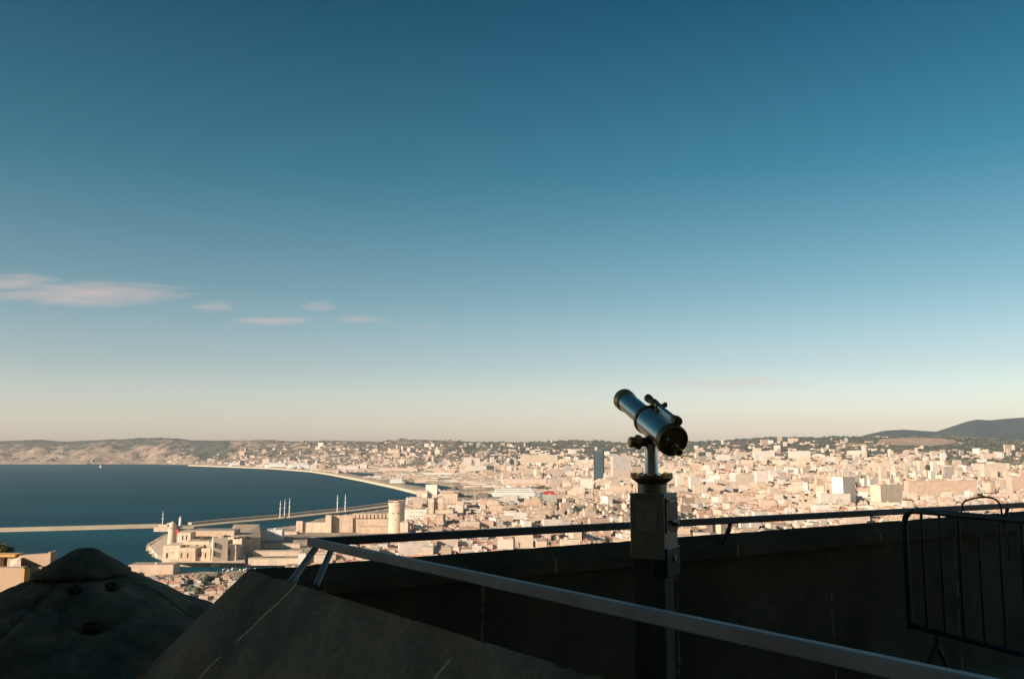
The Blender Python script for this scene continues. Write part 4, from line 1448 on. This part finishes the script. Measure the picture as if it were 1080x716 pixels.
z0 = TC.z
cap = [(.004, rpx(2)), (0, rpx(8)), (-.022, rpx(14)), (-.050, rpx(20)), (-.078, rpx(27)), (-.106, rpx(34)), (-.130, rpx(40)), (-.148, rpx(44.5)), (-.153, rpx(46)), (-.176, rpx(46)), (-.184, rpx(44)), (-.188, rpx(42))]
m_ = MB()
n = 110
rs = []
for (dz, r_) in cap:
    rs.append([Vector((TC.x + math.cos(6.2832 * i / n) * r_, TC.y + math.sin(6.2832 * i / n) * r_, z0 + dz)) for i in range(n)])
for rg in rs:
    for p in rg:
        p += Vector((0, 0, .014 * noise.fractal(p * 7, 1, 2, 5))) + (p - Vector((TC.x, TC.y, p.z))) * .07 * noise.fractal(p * 6, 1, 2, 5)
m_.rings(rs[::-1]); m_.build('cap', M['turret'], tur, 50)
rs = []
for k in range(70):
    t = (k / 69) ** 1.4
    r_ = rpx(46) + t * (rpx(300) - rpx(46))
    zz = z0 - .190 - (t * (rpx(300) - rpx(46))) * (.475 + .06 * t)
    ring = []
    for i in range(260):
        a = 6.2832 * i / 260
        p = Vector((TC.x + math.cos(a) * r_, TC.y + math.sin(a) * r_, zz))
        p.z += .03 * noise.fractal(p * 2.4, 1, 2, 6) - .012 * (abs(math.sin(a * 8 + 1)) < .06)
        # weathered hollows
        for (hx, hy, hr, hd) in [(79, 621, .05, .08), (117, 618, .05, .10), (96, 659, .09, .13), (40, 640, .08, .04), (62, 641, .06, .04)]:
            q = at(hx, hy, 1)
            pp = pix(p)
            d2 = ((pp[0] - hx) / (hr * 150)) ** 2 + ((pp[1] - hy) / (hr * 75)) ** 2
            if p.y < TC.y and d2 < 4: p.z -= hd * math.exp(-d2 * 1.5)
        ring.append(p)
    rs.append(ring)
m_ = MB(); m_.rings(rs[::-1]); m_.build('conical_roof', M['turret'], tur, 60)
m_ = MB(); rb = rpx(286); m_.lathe((TC.x, TC.y, 140), (0, 0, 1), [(0, rb), (rs[-1][0].z - 140 - .02, rb)], 60); m_.build('drum', M['turret'], tur, 40)
M['hole_shade'] = mottled('hollow_shade', (.055, .047, .032), (.085, .072, .048), 12, .95, spec=.1, bstr=0)  # dark tone paints in the shade inside the holes
for (hx, hy, wq, hq) in [(117, 618, .036, .028), (79, 621, .030, .024), (96, 660, .048, .028)]:
    best = None
    for i in range(400):
        Yq = 3.5 + i * .008
        p = at(hx, hy, Yq)
        rad = math.hypot(p.x - TC.x, p.y - TC.y)
        tt = (rad - rpx(46)) / (rpx(300) - rpx(46))
        if tt > 0 and p.z <= z0 - .190 - (rad - rpx(46)) * (.475 + .06 * tt):
            best = p; break
    if best:
        nrm = Vector((best.x - TC.x, best.y - TC.y, 0)).normalized() + Vector((0, 0, 1.9)); nrm.normalize()
        sd_ = nrm.cross(Vector((0, 0, 1))).normalized(); dn_ = sd_.cross(nrm)
        rs_ = []
        for (dd, kk_) in [(-.05, .5), (-.02, .9), (.012, 1.0), (.016, .85), (.0, .6)]:
            rs_.append([best + nrm * dd + (sd_ * math.cos(q * .2618) * wq + dn_ * math.sin(q * .2618) * hq) * kk_ * (1 + .12 * math.sin(q * 2.7)) for q in range(24)])
        m_ = MB(); m_.rings(rs_); m_.build('drain_hole', M['hole_shade'], tur, 60)

# sunlit stone lodge further down on the left, with a shrub on its roof terrace
YL = 27.0
lod = empty('stone_lodge', (at(20, 600, YL).x, YL + 2, 142), 'sunlit stone lodge with a walled roof terrace beyond the turret', 'lodge')
fo = M['lodge'] = mottled('sunlit_lodge_stone', (.46, .34, .25), (.38, .28, .20), 1.2, .9, spec=.2, bstr=.4, bdist=.02, bscale=8)
fe = mottled('painted_sunlit_edge', (.50, .30, .12), (.44, .26, .10), 2, .9, bstr=0)  # orange sunlight on the edges, painted as colour


def quadprism(mb, x0, x1, yt0, yt1, zb_, Y, dep):
    a, b_ = at(x0, yt0, Y), at(x1, yt1, Y)
    mb.hexa([(a.x, Y, zb_), (b_.x, Y, zb_), (b_.x, Y + dep, zb_), (a.x, Y + dep, zb_)], [(a.x, Y, a.z), (b_.x, Y, b_.z), (b_.x, Y + dep, b_.z), (a.x, Y + dep, a.z)])


m_ = MB(); quadprism(m_, -80, 23.5, 599.5, 598.5, 140, YL, .35); m_.build('front_wall', fo, lod)
m_ = MB(); quadprism(m_, 23.6, 26, 598.2, 599.6, 140, YL - .02, .3); m_.build('corner_edge', fe, lod)
m_ = MB(); quadprism(m_, 20, 51, 585.8, 583.8, 140, YL + 1.6, .35); m_.build('parapet_wall', fo, lod)
m_ = MB(); quadprism(m_, 51.05, 53.6, 581.8, 582.2, 148, YL + 1.58, .37); m_.build('finial', fo, lod)
m_ = MB(); quadprism(m_, 8, 19.9, 587, 587, 140, YL + 1.7, .3); m_.build('back_wall', fo, lod)
m_ = MB(); quadprism(m_, -80, -1, 587, 587, 140, YL + 1.7, .3); m_.build('back_wall', fo, lod)
m_ = MB(); quadprism(m_, -2, 9, 588, 588, 140, YL + 2.2, .2); m_.build('niche', M['church'], lod)
zc_ = at(0, 587, YL + 1.7).z + .003
m_ = MB(); quadprism(m_, -80, 16, 584.6, 584.6, zc_, YL + 1.62, .5); m_.build('cornice', fe, lod)
m_ = MB(); quadprism(m_, 26.2, 41.5, 600, 598, 140, YL + 1.2, .3); m_.build('side_wall', fo, lod)
m_ = MB(); quadprism(m_, 41.6, 44, 598.3, 597.6, 140, YL + 1.18, .35); m_.build('door_jamb', fe, lod)
m_ = MB(); a, b_, c, d = at(11, 590.5, YL + 1.55), at(22, 586.8, YL + 1.55), at(22, 598.4, YL + .4), at(11, 599.2, YL + .4)
m_.hexa([Vector((p.x, p.y, 140)) for p in (d, c, b_, a)], [d, c, b_, a]); m_.build('ramped_wall', M['fort_pale'], lod)
tree('shrub', 'olive green shrub growing behind the sunlit lodge wall at the left edge', at(3, 592, YL + 4.2), .62, (.36, .3, .30), 1500, .035, 'leaf_near', seed=21)

# ------------------------------------------------------------------ telescope
YT = 3.6
tel = empty('telescope', (at(691, 560, YT).x, YT, ZF), 'coin-operated steel and brass viewing telescope tilted skyward on its post', 'telescope')
Dc = at(709.5, 464.5, 3.47)
Fc = at(657.2, 420.5, 3.90)
ax = (Fc - Dc)
LB = ax.length
ax.normalize()
up = Vector((0, 0, 1))
side = ax.cross(up).normalized()
upn = side.cross(ax).normalized()
rN, rF_ = .0590, .0425
kR = .47
m_ = MB()
m_.lathe(Dc, ax, [(.004, rN * .97), (.02, rN * .985), (LB * kR, rN * .985)], 64); bar1 = m_.build('barrel', M['steel'], tel, 35)
m_ = MB(); m_.lathe(Dc, ax, [(LB * kR - .012, rN * 1.03), (LB * kR - .010, rN * 1.055), (LB * kR + .004, rN * 1.055), (LB * kR + .006, rN * .9), (LB * kR + .0065, rF_)], 64); m_.build('ring', M['brass_dark'], bar1, 35)
m_ = MB(); m_.lathe(Dc, ax, [(LB * kR, rF_), (LB * .93, rF_)], 64, cap0=False); fr_ = m_.build('front_tube', M['steel'], tel, 35)
m_ = MB(); m_.lathe(Dc, ax, [(LB * .905, rF_ * 1.005), (LB * .91, rF_ * 1.10), (LB * .94, rF_ * 1.13), (LB * .99, rF_ * 1.13), (LB * 1.0, rF_ * 1.08), (LB * 1.0, rF_ * .95), (LB * .96, rF_ * .93)], 64, cap0=False, cap1=False); m_.build('lens_hood', M['brass'], fr_, 35)
m_ = MB(); m_.lathe(Dc, ax, [(LB * .955, rF_ * .95), (LB * .965, rF_ * .6), (LB * .968, .001)], 48); m_.build('lens', M['lens'], fr_, 60)
m_ = MB(); m_.lathe(Dc, ax, [(.001, rN * .90), (-.006, rN * .92), (-.010, rN * .98), (-.008, rN * 1.05), (.0, rN * 1.08), (.022, rN * 1.08), (.026, rN * .99)], 64, cap1=False); bp = m_.build('back_plate', M['brass_dark'], tel, 35)
ec = Dc + side * .010 - upn * .030
m_ = MB(); m_.lathe(ec - ax * .002, -ax, [(0, .018), (.006, .018), (.008, .013), (.030, .0125), (.032, .0155), (.045, .016), (.048, .012), (.046, .009)], 32, cap1=True); ey = m_.build('eyepiece', M['brass'], tel, 35)
m_ = MB(); m_.lathe(ec - ax * .0475, -ax, [(0, .0105), (.0022, .0098)], 24); m_.build('eye_lens', M['lens'], ey, 60)
m_ = MB(); m_.lathe(Dc - side * .032 + upn * .008 - ax * .008, -ax, [(0, .008), (.006, .008), (.008, .004)], 16); m_.build('screw', M['steel'], bp, 35)
# finder scope
f0 = Dc + upn * (rN + .017) + side * .012 + ax * .012
f1 = f0 + ax * (LB * .425)
Lf = (f1 - f0).length
m_ = MB(); m_.lathe(f0, ax, [(0, .0115), (Lf, .0115)], 28); fs = m_.build('finder', M['steel'], tel, 35)
m_ = MB(); m_.lathe(f0 - ax * .012, ax, [(0, .011), (.002, .018), (.012, .0195), (.026, .0185), (.034, .012)], 28); m_.build('finder_eyepiece', M['brass_dark'], fs, 35)
m_ = MB(); m_.lathe(f1 - ax * .02, ax, [(0, .0118), (.006, .016), (.03, .0165), (.036, .0125), (.06, .0125), (.064, .0165), (.085, .017), (.09, .012)], 28); m_.build('finder_cap', M['brass_dark'], fs, 35)
for t in (.12, .80):
    p = f0 + ax * Lf * t
    m_ = MB(); m_.tube(p - upn * .028, p, .007, .007, 14); m_.lathe(p - ax * .006, ax, [(0, .0145), (.012, .0145)], 24); m_.build('finder_mount', M['brass_dark'], fs, 35)
m_ = MB(); p = f0 + ax * Lf * .82; m_.tube(p, p + side * .026 + upn * .006, .006, .006, 12); m_.lathe(p + side * .022 + upn * .006, side, [(0, .007), (.003, .011), (.012, .011), (.015, .007)], 18); m_.build('thumb_screw', M['brass_dark'], fs, 35)
# yoke, neck, collar
NC = at(687, 474, YT)
m_ = MB(); m_.lathe((NC.x, NC.y, at(687, 501, YT).z), (0, 0, 1), [(0, .030), (.006, .027), (at(687, 468, YT).z - at(687, 501, YT).z, .027)], 40); neck = m_.build('neck', M['steel'], tel, 35)
hz = -Vector((side.x, side.y, 0)).normalized()
yc = at(687, 466, YT)
m_ = MB(); m_.lathe(yc - hz * .035, hz, [(0, .024), (.05, .024), (.055, .019), (.085, .019)], 32); yk = m_.build('yoke', M['steel_dark'], tel, 35)
m_ = MB(); m_.lathe(yc + hz * .048, hz, [(0, .018), (.002, .027), (.008, .030), (.016, .030), (.022, .024), (.026, .021), (.046, .021), (.050, .016)], 10); m_.build('tilt_knob', M['brass'], yk, 20)
m_ = MB(); m_.box(yc + Vector((.01, 0, .014)), (.055, .05, .05), .35); m_.build('cradle', M['steel_dark'], yk, None, .005)
cz = at(688, 522, YT).z
ct = at(688, 500.5, YT).z
Hc = ct - cz
CX = at(687.8, 510, YT)
m_ = MB(); m_.lathe((CX.x, YT, cz - .002), (0, 0, 1), [(0, .056), (Hc * .55, .056), (Hc * .60, .058), (Hc * .82, .080), (Hc * .86, .083), (Hc * .97, .083), (Hc, .080)], 56)
co_ = m_.build('collar', M['brass_dark'], tel, 35)
m_ = MB(); m_.lathe((CX.x, YT, cz), (0, 0, 1), [(0, .0575), (Hc * .54, .0575)], 56, False, False); m_.build('sleeve', M['steel_dull'], co_, 35)
for k in range(14):
    a = 6.2832 * k / 14 + .2
    m_ = MB(); m_.box((CX.x + math.cos(a) * .077, YT + math.sin(a) * .077, cz + Hc + .003), (.010, .016, .008), a); m_.build('index_stud', M['brass'], co_, None, .001)
# coin box, cash drawer, post
th = math.radians(29)
BW = .142
ex, ey_ = Vector((math.cos(th), -math.sin(th), 0)) * 0, None
ux = Vector((math.cos(math.radians(-29)), math.sin(math.radians(-29)), 0))   # along the left-hand face, towards the near edge
uy = Vector((-ux.y, ux.x, 0))                                             # away from the viewer
edge = at(700, 524, YT - .095)
bc = Vector((edge.x, edge.y, 0)) - ux * BW / 2 + uy * .080
zt_, zb_ = at(700, 523, YT - .09).z, at(700, 591, YT - .09).z
rzb = math.atan2(ux.y, ux.x)
m_ = MB(); m_.box((bc.x, bc.y, (zt_ + zb_) / 2), (BW, .160, zt_ - zb_), rzb); cbx = m_.build('coin_box', M['steel_dull'], tel, None, .004)
m_ = MB(); m_.box((bc.x, bc.y, zt_ + .004), (BW + .004, .164, .008), rzb); m_.build('lid', M['steel_dull'], cbx, None, .002)
fx = bc + ux * (BW / 2)
def onface(a, z): return Vector((fx.x, fx.y, z)) + uy * a
m_ = MB(); c = onface(0, zt_ - .075) + ux * .003; m_.box(c, (.006, .138, .135), rzb); dp = m_.build('front_panel', M['steel_dark'], cbx, None, .002)
m_ = MB(); c = onface(0, zt_ - .022) + ux * .008; m_.box(c, (.006, .10, .012), rzb); m_.build('coin_slot', M['steel_dull'], dp, None, .001)
m_ = MB(); a0 = onface(-.034, zt_ - .100) + ux * .014; a1 = onface(.034, zt_ - .112) + ux * .018; m_.path([a0, (a0 + a1) / 2 + ux * .004 + Vector((0, 0, .004)), a1], .006, 12); m_.lathe(a1 - ux * .02, ux, [(0, .011), (.02, .011), (.026, .007)], 20); m_.build('coin_lever', M['steel_dull'], dp, 40)
for (a_, z_) in [(-.052, .012), (.052, .012), (-.052, .142), (.052, .142)]:
    m_ = MB(); m_.lathe(onface(a_, zt_ - z_) + ux * .004, ux, [(0, .0045), (.003, .0045), (.0035, .003)], 12); m_.build('screw', M['steel'], dp, 40)
lf = bc - uy * .0805
m_ = MB(); c = Vector((lf.x, lf.y, zt_ - .085)); m_.box(c, (.085, .0022, .11), rzb); m_.build('plate', mottled('worn_plate', (.36, .33, .26), (.24, .215, .165), 30, .45, .3, bstr=.1, bdist=.001), cbx, None, .001)
for (a_, z_) in [(-.037, .035), (.037, .035), (-.037, .135), (.037, .135)]:
    c = Vector((lf.x, lf.y, zt_ - z_)) + ux * a_
    m_ = MB(); m_.lathe(c, -uy, [(0, .0032), (.0028, .0032), (.003, .002)], 12); m_.build('rivet', M['steel'], cbx, 40)
zc0, zc1 = at(700, 578, YT - .09).z, at(700, 609, YT - .09).z
m_ = MB(); c = bc + ux * (BW / 2 - .022); m_.box((c.x, c.y, (zc0 + zc1) / 2), (.062, .154, zc0 - zc1), rzb); cs = m_.build('cash_drawer', M['steel_dark'], tel, None, .004)
m_ = MB(); c = c + ux * .032; m_.lathe((c.x, c.y, (zc0 + zc1) / 2 + .01), ux, [(0, .012), (.006, .012), (.007, .009)], 20); m_.build('lock', M['steel_dull'], cs, 35)
m_ = MB(); pc = at(690, 650, YT); m_.box((bc.x - .004, bc.y + .006, (ZF + zb_) / 2 + .01), (.130, .110, zb_ - ZF + .02), rzb); m_.build('post', M['post'], tel, None, .006)
m_ = MB(); m_.box((bc.x, bc.y, ZF + .01), (.24, .24, .02), rzb); m_.build('base_plate', M['steel_dark'], tel, None, .003)

# ------------------------------------------------------------------ crowd barrier leaning by the wall, with a loose cable on top
BA = gr(960, 659, EYE - 1.12)
BB0 = gr(1080, 690, EYE - 1.12)
bd = (BB0 - BA); bd.z = 0; bd.normalize()
LBAR = 2.1
zt = at(960, 537.5, BA.y).z
zbm = BA.z
bar_ = empty('crowd_barrier', (BA.x, BA.y, ZF), 'dark galvanised crowd barrier with upright bars standing by the right-hand wall', 'barrier')


def bpt(t, z): return Vector((BA.x + bd.x * t, BA.y + bd.y * t, z))


rr = .09
pts = [bpt(0, zbm - .02), bpt(0, zt - rr)]
for k in range(1, 7):
    a = k / 6 * math.pi / 2
    pts.append(bpt(rr - rr * math.cos(a), zt - rr + rr * math.sin(a)))
pts.append(bpt(LBAR - rr, zt))
for k in range(1, 7):
    a = k / 6 * math.pi / 2
    pts.append(bpt(LBAR - rr + rr * math.sin(a), zt - rr + rr * math.cos(a)))
pts.append(bpt(LBAR, zbm - .02))
m_ = MB(); m_.path(pts, .019, 14); m_.build('frame', M['galv'], bar_, 50)
m_ = MB(); m_.path([bpt(0, zbm), bpt(LBAR, zbm)], .017, 12); m_.build('bottom_bar', M['galv'], bar_, 50)
for k in range(1, 14):
    t = LBAR * k / 14
    m_ = MB(); m_.path([bpt(t, zbm), bpt(t, zt - .01)], .0085 if k % 3 else .011, 10); m_.build('upright', M['galv'], bar_, 50)
nb = Vector((-bd.y, bd.x, 0))
for t in (.22, LBAR - .25):
    m_ = MB(); m_.path([bpt(t, zbm), bpt(t, zbm - .08), bpt(t, ZF + .06) - nb * .16, bpt(t, ZF + .012) - nb * .26], .014, 12); m_.path([bpt(t, zbm - .08), bpt(t, ZF + .06) + nb * .14, bpt(t, ZF + .012) + nb * .24], .014, 12)
    m_.build('foot', M['galv'], bar_, 50)
ca_ = []
t0 = .46
for k in range(26):
    a = math.pi * (1.06 - 1.12 * k / 25)
    p = bpt(t0 + .17 + .17 * math.cos(a) + .006 * math.sin(k * .7), zt + .012 + .10 * math.sin(a) + .012 * math.sin(2 * a))
    ca_.append(p + nb * (.02 * math.sin(k * .5)))
ca_ += [ca_[-1] + Vector((.004, 0, -.05)), ca_[-1] + bd * .03 + Vector((0, 0, -.14)), ca_[-1] + bd * .02 + Vector((0, 0, -.22))]
m_ = MB(); m_.path(ca_, .0055, 10)
o = m_.build('cable', M['cable'], None, 50)
rebase(o, ca_[0]); tag(o, 'thin dark cable looped over the top of the crowd barrier', 'cable')

# ------------------------------------------------------------------ unseen basilica behind the viewer, its masses placed and sized to shade the terrace
bas = empty('basilica', (-6, -26, 140), 'dark stone basilica rising behind the terrace', 'church')
hd_ = math.atan2(SUN_DIR.y, SUN_DIR.x)
m_ = MB(); c = Vector((SUN_DIR.x, SUN_DIR.y, 0)).normalized() * 24; m_.box((c.x, c.y, 155), (12, 34, 40), hd_); m_.build('shading_wing', M['church'], bas)
m_ = MB(); m_.box((7, -17, 162), (26, 16, 50), .2); m_.build('nave', M['church'], bas)
m_ = MB(); m_.lathe((8, -24, 187), (0, 0, 1), [(0, 6), (5, 6), (8, 5), (11, 3), (12.5, .3)], 32); m_.build('dome', M['church'], bas, 40)

# ------------------------------------------------------------------ haze
hz_ = bpy.data.materials.new('haze')
hz_.use_nodes = True
t = hz_.node_tree
t.nodes.remove(t.nodes['Principled BSDF'])
pv = t.nodes.new('ShaderNodeVolumePrincipled')
pv.inputs['Color'].default_value = (.76, .87, 1.0, 1)
pv.inputs['Density'].default_value = 2.5e-5
pv.inputs['Anisotropy'].default_value = .2
t.links.new(pv.outputs[0], t.nodes['Material Output'].inputs['Volume'])
m_ = MB(); m_.hexa([(-13800, -400, -14), (13800, -400, -14), (13800, 17200, -14), (-13800, 17200, -14)], [(-13800, -400, 760), (13800, -400, 760), (13800, 17200, 760), (-13800, 17200, 760)])
tag(m_.build('haze', hz_), 'thin warm haze over the bay and the city', 'haze', kind='stuff')
